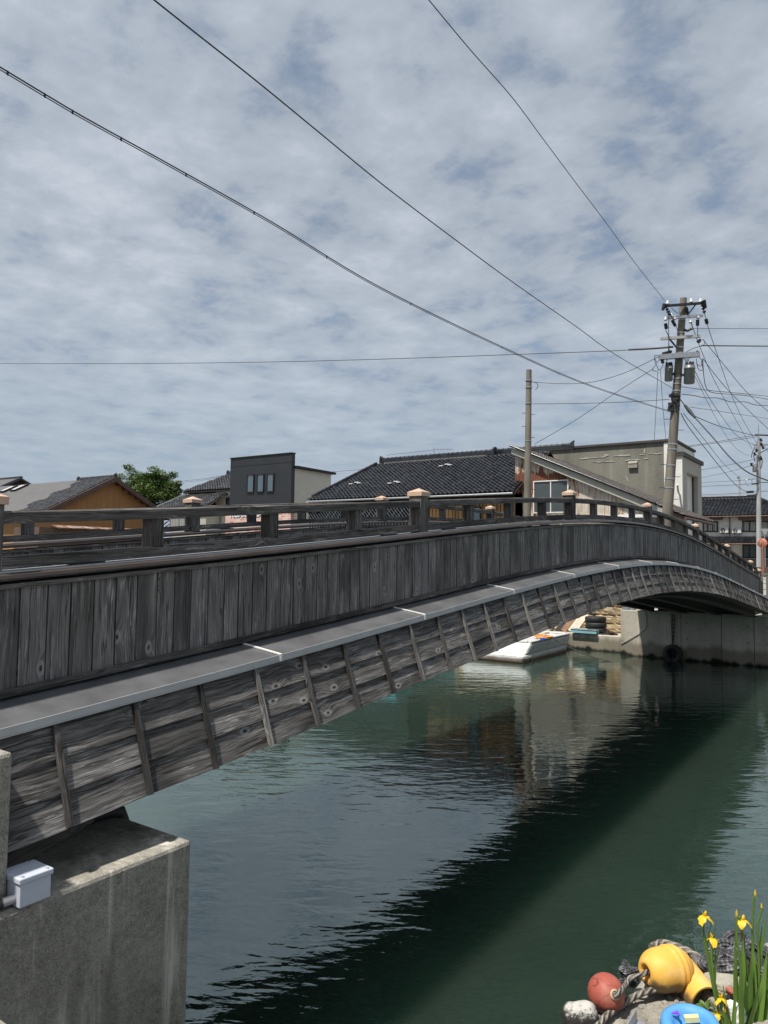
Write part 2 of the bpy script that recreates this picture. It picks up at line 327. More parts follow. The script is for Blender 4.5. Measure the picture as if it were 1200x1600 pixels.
# ------------------------------------------------------------------ mesh builder
class MB:
    def __init__(s): s.v = []; s.f = []; s.uv = []; s.c = []; s.sm = []
    def face(s, pts, uvs=None, tone=1.0, smooth=False):
        i = len(s.v); s.v += [tuple(p) for p in pts]; s.f.append(tuple(range(i, i + len(pts))))
        s.uv.append(uvs or [(0, 0)] * len(pts)); s.c.append(tone); s.sm.append(smooth)
    def grid(s, rows, uvr=None, tone=1.0, smooth=True, closed=False):
        i = len(s.v); nr = len(rows); nc = len(rows[0])
        for r_ in rows: s.v += [tuple(p) for p in r_]
        for a in range(nr - 1):
            for b in range(nc if closed else nc - 1):
                b2 = (b + 1) % nc
                s.f.append((i + a * nc + b, i + a * nc + b2, i + (a + 1) * nc + b2, i + (a + 1) * nc + b))
                if uvr:
                    q = [uvr(a, b), uvr(a, b + 1), uvr(a + 1, b + 1), uvr(a + 1, b)]
                else: q = [(0, 0)] * 4
                s.uv.append(q); s.c.append(tone); s.sm.append(smooth)
    def hexa(s, c, along=0, tone=1.0):
        """c: 8 corners (x,y,z bits: index = ix + 2*iy + 4*iz); grain runs along axis `along`"""
        c = [Vector(p) for p in c]; o1, o2 = U(0, 40), U(0, 40)
        for ids, ax in (((0, 2, 6, 4), (1, 2)), ((1, 5, 7, 3), (2, 1)), ((0, 4, 5, 1), (2, 0)), ((2, 3, 7, 6), (0, 2)), ((0, 1, 3, 2), (0, 1)), ((4, 6, 7, 5), (1, 0))):
            p = [c[k] for k in ids]; w = (p[1] - p[0]).length; h = (p[3] - p[0]).length
            q = [(0, 0), (w, 0), (w, h), (0, h)]
            if ax[1] == along: q = [(b, a) for a, b in q]
            o3 = U(0, 9)
            s.face(p, [(a + o1, b + o2 + o3) for a, b in q], tone)
    def box(s, lo, hi, along=0, tone=1.0):
        s.hexa([(hi[0] if k & 1 else lo[0], hi[1] if k & 2 else lo[1], hi[2] if k & 4 else lo[2]) for k in range(8)], along, tone)
    def obox(s, p, q, w, h, up=(0, 0, 1), tone=1.0):
        """bar from p to q, w wide, h high"""
        p = Vector(p); q = Vector(q); d = (q - p).normalized(); sd = d.cross(Vector(up))
        if sd.length < 1e-4: sd = d.cross(Vector((1, 0, 0)))
        sd.normalize(); u = sd.cross(d).normalized(); sd *= w / 2; u *= h / 2
        s.hexa([p - sd - u, q - sd - u, p + sd - u, q + sd - u, p - sd + u, q - sd + u, p + sd + u, q + sd + u], 0, tone)
    def sweep(s, prof, ys, zf, tone=1.0):
        """closed profile [(X, dz)] swept along Y on the arch"""
        o = U(0, 30); per = [0]
        for a in range(len(prof)):
            b = (a + 1) % len(prof); per.append(per[-1] + math.hypot(prof[b][0] - prof[a][0], prof[b][1] - prof[a][1]))
        for a in range(len(prof)):
            b = (a + 1) % len(prof)
            for y0, y1 in zip(ys[:-1], ys[1:]):
                P = [(prof[a][0], y0, zf(y0) + prof[a][1]), (prof[a][0], y1, zf(y1) + prof[a][1]), (prof[b][0], y1, zf(y1) + prof[b][1]), (prof[b][0], y0, zf(y0) + prof[b][1])]
                s.face(P, [(y0 + o, per[a] + o), (y1 + o, per[a] + o), (y1 + o, per[a + 1] + o), (y0 + o, per[a + 1] + o)], tone)
        for y in (ys[0], ys[-1]):
            pts = [(X, y, zf(y) + dz) for X, dz in prof]
            s.face(pts if y == ys[-1] else pts[::-1], [(X, dz) for X, dz in prof], tone)
    def tube(s, pts, r, seg=8, tone=1.0, caps=True):
        pts = [Vector(p) for p in pts]; n = len(pts); rr = r if isinstance(r, (list, tuple)) else [r] * n
        t0 = (pts[1] - pts[0]).normalized(); ref = Vector((0, 0, 1)) if abs(t0.z) < .9 else Vector((1, 0, 0))
        nx = t0.cross(ref).normalized(); rows = []; L = [0]
        for k in range(n):
            t = (pts[min(k + 1, n - 1)] - pts[max(k - 1, 0)]).normalized()
            nx = (nx - t * nx.dot(t)).normalized(); ny = t.cross(nx)
            rows.append([pts[k] + (nx * math.cos(2 * math.pi * j / seg) + ny * math.sin(2 * math.pi * j / seg)) * rr[k] for j in range(seg)])
            if k: L.append(L[-1] + (pts[k] - pts[k - 1]).length)
        s.grid(rows, lambda a, b: (L[a], b / seg), tone, True, True)
        if caps: s.face(rows[0][::-1], None, tone); s.face(rows[-1], None, tone)
    def lathe(s, prof, o, ax=(0, 0, 1), seg=20, tone=1.0, flat=False):
        """prof [(r, h)] turned about axis ax through o"""
        o = Vector(o); ax = Vector(ax).normalized(); ref = Vector((0, 0, 1)) if abs(ax.z) < .9 else Vector((1, 0, 0))
        a = ax.cross(ref).normalized(); b = ax.cross(a)
        rows = [[o + ax * h + (a * math.cos(2 * math.pi * j / seg) + b * math.sin(2 * math.pi * j / seg)) * r_ for j in range(seg)] for r_, h in prof]
        s.grid(rows, lambda i, j: (prof[i][1], j / seg), tone, not flat, True)
        if prof[0][0] > 1e-4: s.face(rows[0][::-1], None, tone)
        if prof[-1][0] > 1e-4: s.face(rows[-1], None, tone)
    def prism(s, poly, vec, tone=1.0):
        vec = Vector(vec); a = [Vector(p) for p in poly]; b = [p + vec for p in a]
        s.face(a[::-1], [(p.x + p.y, p.z) for p in a[::-1]], tone); s.face(b, [(p.x + p.y, p.z) for p in b], tone)
        for i in range(len(a)):
            j = (i + 1) % len(a); w = (a[j] - a[i]).length; h = vec.length
            s.face([a[i], a[j], b[j], b[i]], [(0, 0), (w, 0), (w, h), (0, h)], tone)
    def build(s, name, mat, parent=None, bevel=0):
        me = bpy.data.meshes.new(name); off = Vector((0, 0, 0))
        if parent is not None: off = parent['_o'] if '_o' in parent else (0, 0, 0); off = Vector(off)
        me.from_pydata([tuple(Vector(p) - off) for p in s.v], [], s.f)
        ul = me.uv_layers.new(name='UVMap'); fl = [c for q in s.uv for p in q for c in p]; ul.data.foreach_set('uv', fl)
        ca = me.color_attributes.new('tone', 'FLOAT_COLOR', 'CORNER'); cl = []
        for f, t in zip(s.f, s.c):
            t3 = t if isinstance(t, (tuple, list)) else (t, t, t)
            cl += [*t3, 1.0] * len(f)
        ca.data.foreach_set('color', cl); me.polygons.foreach_set('use_smooth', s.sm)
        me.materials.append(MAT[mat] if isinstance(mat, str) else mat)
        o = bpy.data.objects.new(name, me); COL.objects.link(o)
        if parent is not None: o.parent = parent; o['_o'] = tuple(off)
        if bevel:
            # shared verts are needed for a bevel
            import bmesh
            bm = bmesh.new(); bm.from_mesh(me); bmesh.ops.remove_doubles(bm, verts=bm.verts, dist=1e-5); bm.to_mesh(me); bm.free()
            md = o.modifiers.new('bevel', 'BEVEL'); md.width = bevel; md.segments = 2; md.limit_method = 'ANGLE'
        return o
def thing(name, loc, label, cat, group=None):
    o = bpy.data.objects.new(name, None); COL.objects.link(o); o.location = loc; o['_o'] = tuple(loc); o.empty_display_size = .2
    return tag(o, label, cat, group)
def tag(o, label, cat, group=None):
    o['label'] = label; o['category'] = cat
    if group: o['group'] = group
    return o
def struct(o, kind='structure'): o['kind'] = kind; return o
def one(name, mb, mat, label, cat, group=None, origin=None, bevel=0):
    o = mb.build(name, mat, None, bevel)
    if origin is not None:
        for v in o.data.vertices: v.co = v.co - Vector(origin)
        o.location = origin
    return tag(o, label, cat, group)

# ------------------------------------------------------------------ world, sun
SUN = Vector((-.10, -.46, 1)).normalized()
w = bpy.data.worlds.new('World'); scene.world = w; w.use_nodes = True; nt = w.node_tree; nt.nodes.clear()
class WT(NT):
    def __init__(s, t): s.t = t
k = WT(nt)
sky = k.n('ShaderNodeTexSky', None, sky_type='NISHITA', sun_disc=False, sun_elevation=math.asin(SUN.z), sun_rotation=math.atan2(SUN.x, SUN.y), air_density=1.0, dust_density=1.0, ozone_density=1.5)
dirv = k.n('ShaderNodeTexCoord').outputs['Generated']; x, y, z = k.sep(dirv)
zc = k.math('ADD', k.math('MAXIMUM', z, 0.0), .10)
pv = k.comb(k.math('DIVIDE', x, zc), k.math('DIVIDE', y, zc), 0)
pv = k.map(pv, (1, 1, 1), (3.1, 1.7, 0), (0, 0, .35))
pv = k.mix(.06, pv, k.noise(pv, 1.2, 3, .5, 0, True))
n0 = k.noise(pv, .55, 3, .5)                 # broad banks
n1 = k.noise(pv, 4.8, 8, .6, .1)           # mackerel clumps
n2 = k.noise(pv, 9.0, 5, .6, .1)
cv = k.math('ADD', k.math('ADD', k.math('MULTIPLY', n0, .24), k.math('MULTIPLY', n1, .76)), k.math('MULTIPLY', n2, .24))
cover = k.step(cv, .41, .60)
low = k.step(z, .42, .04)
cover = k.math('MAXIMUM', cover, k.math('MULTIPLY', low, .62))
cover = k.math('ADD', k.math('MULTIPLY', cover, .66), .30)
bright = k.ramp(k.math('ADD', k.math('MULTIPLY', n1, .6), k.math('MULTIPLY', n0, .4)), [(.34, (2.1, 2.42, 2.88)), (.52, (3.1, 3.46, 3.98)), (.68, (4.45, 4.76, 5.2))])
grey = k.mix(k.math('MULTIPLY', low, .75), bright, (2.6, 3.15, 3.75))
skyc = k.mix(cover, k.mix(.55, sky.outputs[0], (1.05, 1.5, 2.1)), grey)
bg = k.n('ShaderNodeBackground', {'Color': skyc, 'Strength': .10})
k.t.links.new(bg.outputs[0], k.n('ShaderNodeOutputWorld').inputs[0])
sd = bpy.data.lights.new('sun', 'SUN'); sd.energy = 4.0; sd.angle = math.radians(2.5); sd.color = (1, .95, .87)
so = bpy.data.objects.new('sun', sd); COL.objects.link(so); so.rotation_euler = SUN.to_track_quat('Z', 'Y').to_euler(); so.location = (0, 0, 40)

# ------------------------------------------------------------------ bridge
_py = np.array([-8, -6, -4, -2.3, 0, 1.5, 3.3, 5, 6.6, 8.2, 9.4, 12.8, 16, 20.86, 22.5]); _pz = np.array([2.40, 2.58, 2.74, 2.87, 3.078, 3.20, 3.34, 3.445, 3.50, 3.505, 3.47, 3.245, 2.93, 2.40, 2.21])
_cf = np.polyfit(_py, _pz, 7)
def zb(Y): return float(np.polyval(_cf, Y))
Y0, Y1 = -6.6, 21.5
BR = thing('footbridge', (-1.65, 7.4, 1.9), 'arched timber clad footbridge with post and rail parapets over the green canal', 'bridge')
def ysq(a, b, st=.41):
    n = max(1, round((b - a) / st)); return [a + (b - a) * i / n for i in range(n + 1)]
def parapet(xo, s, zb=zb):
    """xo: line of post faces on the outer side, s=+1 outer side towards +X. Local offset e -> X = xo + s*e"""
    X = lambda e: xo + s * e
    def prof(pts):
        q = [(X(e), dz) for e, dz in pts]; return q if s < 0 else q[::-1]
    for e0, e1 in ((.012, .032), (-.172, -.152)):            # boards on both faces
        mb = MB(); yy = Y0
        while yy < Y1 - .02:
            wd = .142 + U(-.012, .012); y2 = min(yy + wd, Y1); g = .0048
            zt = [zb(yy + g) + .525, zb(y2 - g) + .525]; zl = [zb(yy + g) - .002, zb(y2 - g) - .002]
            t = U(.80, 1.16); j = U(-.003, .003)
            lo, hi = sorted((X(e0 + j), X(e1 + j)))
            mb.hexa([(lo, yy + g, zl[0]), (hi, yy + g, zl[0]), (lo, y2 - g, zl[1]), (hi, y2 - g, zl[1]), (lo, yy + g, zt[0]), (hi, yy + g, zt[0]), (lo, y2 - g, zt[1]), (hi, y2 - g, zt[1])], 2, (t, t, t * U(.97, 1.02)))
            yy = y2
        mb.build('plank_panel', 'plank', BR)
    ys = ysq(Y0, Y1)
    mb = MB(); mb.sweep(prof([(-.15, -.05), (.010, -.05), (.010, .54), (-.15, .54)]), ys, zb); mb.build('parapet_core', 'dwood', BR)
    mb = MB(); mb.sweep(prof([(.034, -.022), (.052, -.022), (.052, .018), (.034, .018)]), ys, zb, .9); mb.build('bottom_trim', 'rail', BR)
    mb = MB(); mb.sweep(prof([(.012, .526), (.050, .526), (.050, .551), (.012, .551)]), ys, zb, 1.25)
    mb.sweep(prof([(-.19, .526), (-.152, .526), (-.152, .551), (-.19, .551)]), ys, zb, 1.25); mb.build('top_trim', 'rail', BR)
    mb = MB(); mb.sweep(prof([(-.21, .573), (.066, .573), (.070, .580), (.066, .597), (.02, .604), (-.16, .604), (-.21, .597)]), ys, zb); mb.build('coping', 'brown_metal', BR)
    mb = MB(); mb.sweep(prof([(-.14, .606), (.016, .606), (.016, .614), (-.14, .614)]), ys, zb); mb.build('coping_flashing', 'lip', BR)
    posts = [-4.10, .1, 4.2, 8.3, 12.4, 16.35, 20.4]
    if s > 0: pass
    ends = [Y0] + posts + [Y1]
    for pa, pb in zip(ends[:-1], ends[1:]):
        a = pa + (.07 if pa in posts else 0); b = pb - (.07 if pb in posts else 0)
        if b - a < .3: continue
        mb = MB(); mb.sweep(prof([(-.125, .860), (-.012, .860), (-.012, .918), (-.02, .927), (-.117, .927), (-.125, .918)]), ysq(a, b), zb, U(.85, 1.15)); mb.build('handrail', 'rail', BR)
        mb = MB(); mb.sweep(prof([(-.115, .628), (-.022, .628), (-.022, .688), (-.115, .688)]), ysq(a, b), zb, U(.85, 1.15)); mb.build('lower_rail', 'rail', BR)
        for q in (.12, .88):
            yc = a + (b - a) * q; mb = MB(); mb.box((min(X(-.11), X(-.026)), yc - .13, zb(yc) + .612), (max(X(-.11), X(-.026)), yc + .13, zb(yc) + .632), 1, .5); mb.build('spacer_block', 'dark', BR)
        for q in (.25, .5, .75):
            yc = pa + (pb - pa) * q
            if pb - pa < 3 or yc > Y1 - .1: continue
            mb = MB(); x0, x1 = sorted((X(-.115), X(-.022))); h = .046
            mb.box((x0, yc - h, zb(yc) + .684), (x1, yc + h, zb(yc) + .866), 2, U(.8, 1.15)); mb.build('baluster', 'rail', BR)
    for yc in posts:
        x0, x1 = sorted((X(-.14), X(.0))); z0 = zb(yc)
        mb = MB(); mb.box((x0, yc - .07, z0 + .60), (x1, yc + .07, z0 + .968), 2, U(.9, 1.15)); p = mb.build('post', 'rail', BR, .006)
        mb = MB(); cx = (x0 + x1) / 2; a = .083; zt = z0 + .965
        mb.box((cx - a, yc - a, zt), (cx + a, yc + a, zt + .040))
        for q in range(4):
            c4 = [(-a, -a), (a, -a), (a, a), (-a, a)]; u, v = c4[q], c4[(q + 1) % 4]
            mb.face([(cx + u[0], yc + u[1], zt + .0405), (cx + v[0], yc + v[1], zt + .0405), (cx, yc, zt + .082)])
        mb.build('cap', 'cap', p)
    # end post
    x0, x1 = sorted((X(-.19), X(.06))); z0 = zb(Y1)
    mb = MB(); mb.box((x0, Y1 + .01, z0 - .35), (x1, Y1 + .24, z0 + .80), 2, 1.3); p = mb.build('end_post', 'batten', BR, .008)
    mb = MB(); cx = (x0 + x1) / 2; a = .15; zt = z0 + .80; yc = Y1 + .125
    mb.box((cx - a, yc - a, zt), (cx + a, yc + a, zt + .05))
    for q in range(4):
        c4 = [(-a, -a), (a, -a), (a, a), (-a, a)]; u, v = c4[q], c4[(q + 1) % 4]
        mb.face([(cx + u[0], yc + u[1], zt + .0505), (cx + v[0], yc + v[1], zt + .0505), (cx, yc, zt + .11)])
    mb.build('cap', 'cap', p)
    # ledge with flashing and joints
    mb = MB(); mb.sweep(prof([(.02, -.035), (.33, -.095), (.33, -.100), (.02, -.040)]), ys, zb); mb.build('ledge', 'ledge', BR)
    mb = MB(); mb.sweep(prof([(.331, -.092), (.337, -.092), (.337, -.132), (.331, -.132)]), ys, zb)
    mb.sweep(prof([(.296, -.133), (.340, -.133), (.340, -.138), (.296, -.138)]), ys, zb); mb.build('ledge_lip', 'lip', BR)
    yj = -4.15 + 1.86
    while yj < Y1:
        mb = MB(); z0 = zb(yj); sk = .05
        for e0, e1, a0, a1, ya, yb2 in ((.035, .34, -.0285, -.0865, -sk, 0), ):
            mb.obox((X(e0), yj + ya, z0 + a0 - .008), (X(e1), yj + yb2, z0 + a1 - .003), .024, .008)
        mb.obox((X(.341), yj, z0 - .088), (X(.341), yj, z0 - .135), .022, .004)
        mb.build('ledge_joint', 'white', BR); yj += 1.86
    # flared skirt of three lapped courses
    def sk(q): return (.305 + .150 * q, -.138 - .475 * q)
    yb_ = [-4.365 - 2 * .4625 + .4625 * i for i in range(60)]; yb_ = [v for v in yb_ if v < Y1 - .05]
    cuts = [Y0] + yb_ + [Y1]
    mb = MB()
    for ci, (q0, q1) in enumerate(((0, .345), (.335, .665), (.655, 1.0))):
        run = 0
        for ya, yb in zip(cuts[:-1], cuts[1:]):
            if run <= 0: run = random.choice((2, 4, 4, 6)); t = U(.72, 1.2); off = U(-.004, .004)
            run -= 1
            (e0, d0), (e1, d1) = sk(q0), sk(q1); e0 -= .006; e1 += .010
            jag = (lambda: U(-.005, .003)) if ci == 2 else (lambda: 0)
            th = .018; pts = []
            j0, j1 = jag(), jag()
            for (e, dz, top) in ((e1, d1, 0), (e0, d0, 1)):
                for yv, jj in ((ya + .001, j0), (yb - .001, j1)):
                    for ee in ((e - th, e) if s > 0 else (e, e - th)):
                        pts.append((X(ee + off), yv, zb(yv) + dz + (jj if not top else 0)))
            # order to hexa bits
            c8 = [None] * 8
            idx = 0
            for iz in range(2):
                for iy in range(2):
                    for ix in range(2): c8[ix + 2 * iy + 4 * iz] = pts[idx]; idx += 1
            mb.hexa(c8, 1, (t, t, t))
    SK = mb.build('skirt', 'skirt', BR)
    for i, yv in enumerate(yb_):
        mb = MB(); (e0, d0), (e1, d1) = sk(.0), sk(1.0)
        drop = U(-.012, .004)
        for ax in (0,):
            p = Vector((X(e0 + .013), yv, zb(yv) + d0)); q = Vector((X(e1 + .026), yv, zb(yv) + d1 - drop))
            t = random.choice((.45, .6, .8, 1.0, 1.3, 1.7)); mb.obox(p, q, .030, .024, up=(s, 0, .3), tone=t)
        mb.build('batten', 'batten', SK)
    mb = MB(); mb.sweep(prof([(.26, -.14), (.29, -.14), (.40, -.58), (.37, -.58)]), ys, zb); mb.build('skirt_backing', 'soffit', BR)
parapet(0.0, 1)
parapet(-3.44, -1, lambda Y: zb(Y) + .038)
mb = MB(); mb.sweep([(-3.28, -.40), (-3.28, -.06), (-.16, -.06), (-.16, -.40)], ysq(Y0, Y1), zb); mb.build('deck', 'asphalt', BR)
for gx in (-3.35, -2.3, -1.2, -.1):
    mb = MB(); mb.sweep([(gx - .12, -.75), (gx - .12, -.72), (gx - .02, -.72), (gx - .02, -.41), (gx + .02, -.41), (gx + .02, -.72), (gx + .12, -.72), (gx + .12, -.75)], ysq(-5.9, Y1 - .2), zb); mb.build('girder', 'soffit', BR)
mb = MB(); mb.sweep([(.20, -.64), (.20, -.60), (.39, -.60), (.39, -.64)], ysq(-5.9, Y1 - .2), zb); mb.build('soffit_edge', 'soffit', BR)

# ------------------------------------------------------------------ near bank
mb = MB(); mb.hexa([(-4.3, -12, -1.2), (.60, -12, -1.2), (-4.3, -3.235, -1.2), (.60, -3.25, -1.2), (-4.3, -12, 1.90), (.582, -12, 1.90), (-4.3, -3.235, 1.90), (.582, -3.235, 1.90)], 0)
one('bridge_abutment', mb, 'conc', 'big stained concrete abutment block under the near end of the bridge', 'abutment', bevel=.022)
mb = MB(); mb.box((.14, -6.2, 1.903), (.512, -4.214, 2.562)); one('concrete_pillar', mb, 'conc', 'square edged concrete pillar rising from the near abutment beside the white box', 'pillar', bevel=.02)
# bearing timbers on the abutment
mb = MB(); mb.obox((.36, -4.28, 2.00), (.10, -3.55, 2.02), .07, .075); one('timber_block', mb, 'batten', 'weathered timber block lying on the near abutment under the bridge edge', 'timber')
mb = MB()
mb.tube([(-.05, -3.75, 1.93), (-.02, -3.5, 1.95), (-.02, -3.34, 1.955), (-.03, -3.25, 1.93), (-.04, -3.20, 1.82)], .035, 10)
one('corrugated_hose', mb, 'black', 'black ribbed hose draped over the back corner of the near abutment', 'hose')
JB = thing('junction_box', (.525, -4.138, 1.887), 'pale plastic junction box with screwed lid on the near concrete abutment', 'junction box')
mb = MB(); mb.box((.448, -4.210, 1.903), (.602, -4.066, 2.008)); mb.build('box_body', 'pvc', JB, .004)
mb = MB(); mb.box((.440, -4.217, 2.004), (.609, -4.058, 2.030)); LID = mb.build('lid', 'pvc', JB, .005)
for sx, sy in ((.592, -4.195), (.592, -4.080), (.458, -4.080), (.458, -4.195)):
    mb = MB(); mb.lathe([(.0075, 0), (.0075, .004), (.003, .004), (.003, .002)], (sx, sy, 2.029), seg=10); mb.build('screw', 'silver', LID)
CP = thing('conduit', (.56, -4.5, 1.93), 'grey conduit pipe with black collar running into the pale junction box', 'conduit')
mb = MB(); mb.tube([(.555, -4.212, 1.935), (.555, -4.30, 1.934), (.555, -5.6, 1.92)], .0165, 14); mb.build('pipe', 'pvc_conduit', CP)
mb = MB(); mb.tube([(.555, -4.268, 1.935), (.555, -4.292, 1.934)], .0225, 14); mb.build('collar', 'black', CP)
mb = MB(); mb.tube([(.555, -4.209, 1.935), (.555, -4.262, 1.935)], .020, 14); mb.build('socket', 'pvc_conduit', CP)

# ------------------------------------------------------------------ ground, water, roads
def sheet(name, x0, x1, y0, y1, z, mat, label=None):
    mb = MB(); mb.face([(x0, y0, z), (x1, y0, z), (x1, y1, z), (x0, y1, z)], [(0, 0), (1, 0), (1, 1), (0, 1)]); o = mb.build(name, mat); struct(o); o['category'] = 'ground'; o['label'] = label; return o
def slab(name, lo, hi, mat, label):
    mb = MB(); mb.box(lo, hi); o = mb.build(name, mat); struct(o); o['label'] = label; return o
o = sheet('canal_bed', -900, 900, -400, 1500, -2.5, 'soil', 'dark bed of the canal far below the water'); o['category'] = 'canal bed'
o = sheet('water', -900, 900, -80, 60, 0, 'water', 'murky green canal water rippling under the bridge'); o['category'] = 'water'
o = slab('far_bank', (-900, 22.97, -2.4), (900, 1500, 1.86), 'soil', 'pale ground of the far bank under the houses'); o['category'] = 'bank'
o = slab('near_bank', (.66, -400, -2.4), (2.2, -4.6, 1.84), 'soil', 'concrete ground of the near bank by the abutment'); o['category'] = 'bank'
o = slab('near_bank', (-900, -400, -2.4), (-4.35, -6.5, 1.84), 'soil', 'near bank ground on the far side of the bridge'); o['category'] = 'bank'
o = slab('near_quay', (2.22, -400, -2.4), (900, -5.2, 1.80), 'soil', 'near quay ground behind the heap of rubble'); o['category'] = 'quay'
o = slab('road', (-3.25, -60, 1.0), (-.2, -6.62, 2.42), 'asphalt', 'asphalt approach road climbing to the near end of the bridge'); o['category'] = 'road'
o = slab('road', (-3.3, 21.62, 1.0), (-.2, 62, 1.99), 'asphalt', 'asphalt road leading away from the far end of the bridge'); o['category'] = 'road'

# ------------------------------------------------------------------ far bank walls
mb = MB(); mb.box((-4.50, 21.15, -1.5), (3.0, 22.85, 1.63)); one('bridge_abutment', mb, 'conc_far', 'long streaked concrete abutment wall standing in the water under the far end', 'abutment', bevel=.02)
mb = MB()
for xx in (-2.4, -1.1, -.1): mb.box((xx - .006, 21.143, .12), (xx + .006, 21.149, 1.60))
for xx in (-2.2, -1.6, -.3, .3):
    for zz in (.75, 1.3): mb.lathe([(.022, 0), (.022, .006)], (xx, 21.142, zz), (0, -1, 0), 8)
# joints and tie holes belong to that wall
o = mb.build('formwork_mark', 'soffit', bpy.data.objects['bridge_abutment.001'])
mb = MB(); mb.box((.52, 21.13, 1.632), (3.2, 22.9, 2.12)); one('parapet_wall', mb, 'conc_pale', 'pale concrete parapet wall beyond the far right end of the bridge', 'wall', bevel=.02)
mb = MB(); mb.box((-4.34, 21.22, 1.632), (-4.05, 21.6, 1.80)); mb.box((-4.46, 21.18, 1.632), (-4.22, 21.30, 1.72)); one('bridge_bearing', mb, 'silver', 'small grey steel bearing at the left top corner of the far abutment', 'bearing')
mb = MB(); mb.box((.14, 21.16, 1.632), (.42, 21.5, 1.74)); one('bridge_bearing', mb, 'silver', 'pale steel bearing at the right end of the far abutment', 'bearing')
mb = MB(); mb.tube([(-3.60, 21.13, 1.60), (-3.56, 21.12, 1.15), (-3.62, 21.12, .98), (-3.85, 21.12, .82), (-4.30, 21.12, .52), (-4.47, 21.12, .42)], .014, 6); one('drain_tube', mb, 'pole_pale', 'thin pale tube bent across the left part of the far abutment', 'tube')
FT = thing('tyre_fender', (-2.66, 21.0, .30), 'black tyre fender hanging on a chain against the far abutment', 'tyre')
def tyre(mb, c, ax, R_, r_, seg=26):
    prof = [(R_ - r_ * 1.5, -r_ * .55), (R_ - r_ * .9, -r_ * .85), (R_ - r_ * .25, -r_ * .8), (R_, -r_ * .5), (R_, r_ * .5), (R_ - r_ * .25, r_ * .8), (R_ - r_ * .9, r_ * .85), (R_ - r_ * 1.5, r_ * .55), (R_ - r_ * 1.3, 0), (R_ - r_ * 1.5, -r_ * .55)]
    mb.lathe(prof, c, ax, seg)
mb = MB(); tyre(mb, (-2.66, 21.03, .20), (0, -1, .03), .33, .115); mb.build('tyre', 'black', FT)
mb = MB()
for i in range(16):
    zz = .55 + i * .068; mb.tube([(-2.66 + .018 * math.cos(a + (i % 2) * 1.57), 21.08 + .018 * math.sin(i * 1.57), zz + .042 * math.sin(a)) for a in (0, 1.05, 2.1, 3.14, 4.2, 5.24, 6.28)], .012, 5)
mb.tube([(-2.60, 21.10, 1.6), (-2.61, 21.09, 1.1), (-2.64, 21.07, .52)], .012, 5); mb.tube([(-2.72, 21.10, 1.6), (-2.70, 21.09, 1.1), (-2.68, 21.07, .52)], .012, 5)
mb.build('chain', 'dark', FT)
# low quay with stone wall to the left of the far abutment
mb = MB(); mb.box((-60, 21.75, -1.5), (-4.52, 22.95, .60)); one('low_quay', mb, 'conc_far', 'low concrete landing ledge along the far waterline', 'quay', bevel=.03)
mb = MB()
for rrow in range(4):
    xx = -4.52
    while xx > -26:
        wd = U(.55, .95); z0 = .62 + rrow * .33; z1 = z0 + .325; t = U(.82, 1.12); n = 8
        f = []
        for a in range(n):
            rw = []
            for b in range(n):
                u_, v_ = a / (n - 1), b / (n - 1); e = min(u_, 1 - u_, v_, 1 - v_) * 2
                rw.append((xx - wd * v_, 22.93 - (.03 + .055 * (e ** .3) * U(.7, 1.3) if 0 < a < n - 1 and 0 < b < n - 1 else 0) - .0, z0 + (z1 - z0) * u_))
            f.append(rw)
        mb.grid(f, None, (t, t, t * .97), False); xx -= wd
mb.box((-60, 22.96, -1), (-4.52, 23.3, 1.9))
one('stone_wall', mb, 'stone', 'tan rough split stone retaining wall above the low landing', 'wall')
mb = MB(); mb.box((-26, 22.8, 1.92), (-4.5, 23.2, 1.99)); one('wall_coping', mb, 'soffit', 'dark coping beam along the top of the tan stone wall', 'coping')

# things kept on the landing
for i in range(3):
    mb = MB(); c = (-5.78 + U(-.03, .03), 22.28 + U(-.02, .02), .60 + .115 + i * .215); tyre(mb, c, (U(-.03, .03), U(-.03, .03), 1), .40, .125)
    one('tyre', mb, 'black', ['bottom tyre of the stack of three on the far landing', 'middle tyre of the stack of three on the far landing', 'topmost tyre of the stack of three on the far landing'][i], 'tyre', 'tyres stacked on the far landing', c)
for i, (xx, mat, wd, lab) in enumerate(((-7.15, 'tan', .30, 'tan board leaning leftmost on the far landing'), (-6.88, 'dwood', .22, 'black board leaning between two tan and brown boards on the landing'), (-6.64, 'cardbrown', .22, 'red brown board leaning beside the black board on the landing'), (-6.30, 'palewood', .34, 'pale thick board leaning nearest the stacked tyres'))):
    mb = MB(); p = Vector((xx - .38, 22.05, .61)); q = Vector((xx, 22.55, 1.32 - .0 * i)); mb.obox(p, q, wd, .05, up=(0, -1, .5)); one('board', mb, mat, lab, 'board', 'boards leaning on the far landing')
TR = thing('tray', (-5.9, 21.95, .65), 'shallow turquoise plastic tray at the edge of the far landing', 'tray')
mb = MB(); a, b, c_, d_ = -6.55, -5.55, 21.60, 22.0; zt = .64
mb.box((a, c_, zt), (b, d_, zt + .02)); 
for lo, hi in (((a, c_, zt + .02), (b, c_ + .03, zt + .13)), ((a, d_ - .03, zt + .02), (b, d_, zt + .13)), ((a, c_ + .03, zt + .02), (a + .03, d_ - .03, zt + .13)), ((b - .03, c_ + .03, zt + .02), (b, d_ - .03, zt + .13))): mb.box(lo, hi)
mb.build('basin', 'tray', TR)
mb = MB(); mb.box((a - .02, c_ - .02, zt + .13), (b + .02, c_ + .028, zt + .15)); mb.box((a - .02, d_ - .028, zt + .13), (b + .02, d_ + .02, zt + .15)); mb.build('rim', 'pole_pale', TR)
mb = MB(); mb.obox((-7.5, 21.95, .66), (-7.45, 21.97, 1.05), .16, .06); one('concrete_post', mb, 'conc_pale', 'short pale post stub beside the leaning boards', 'post')
mb = MB()
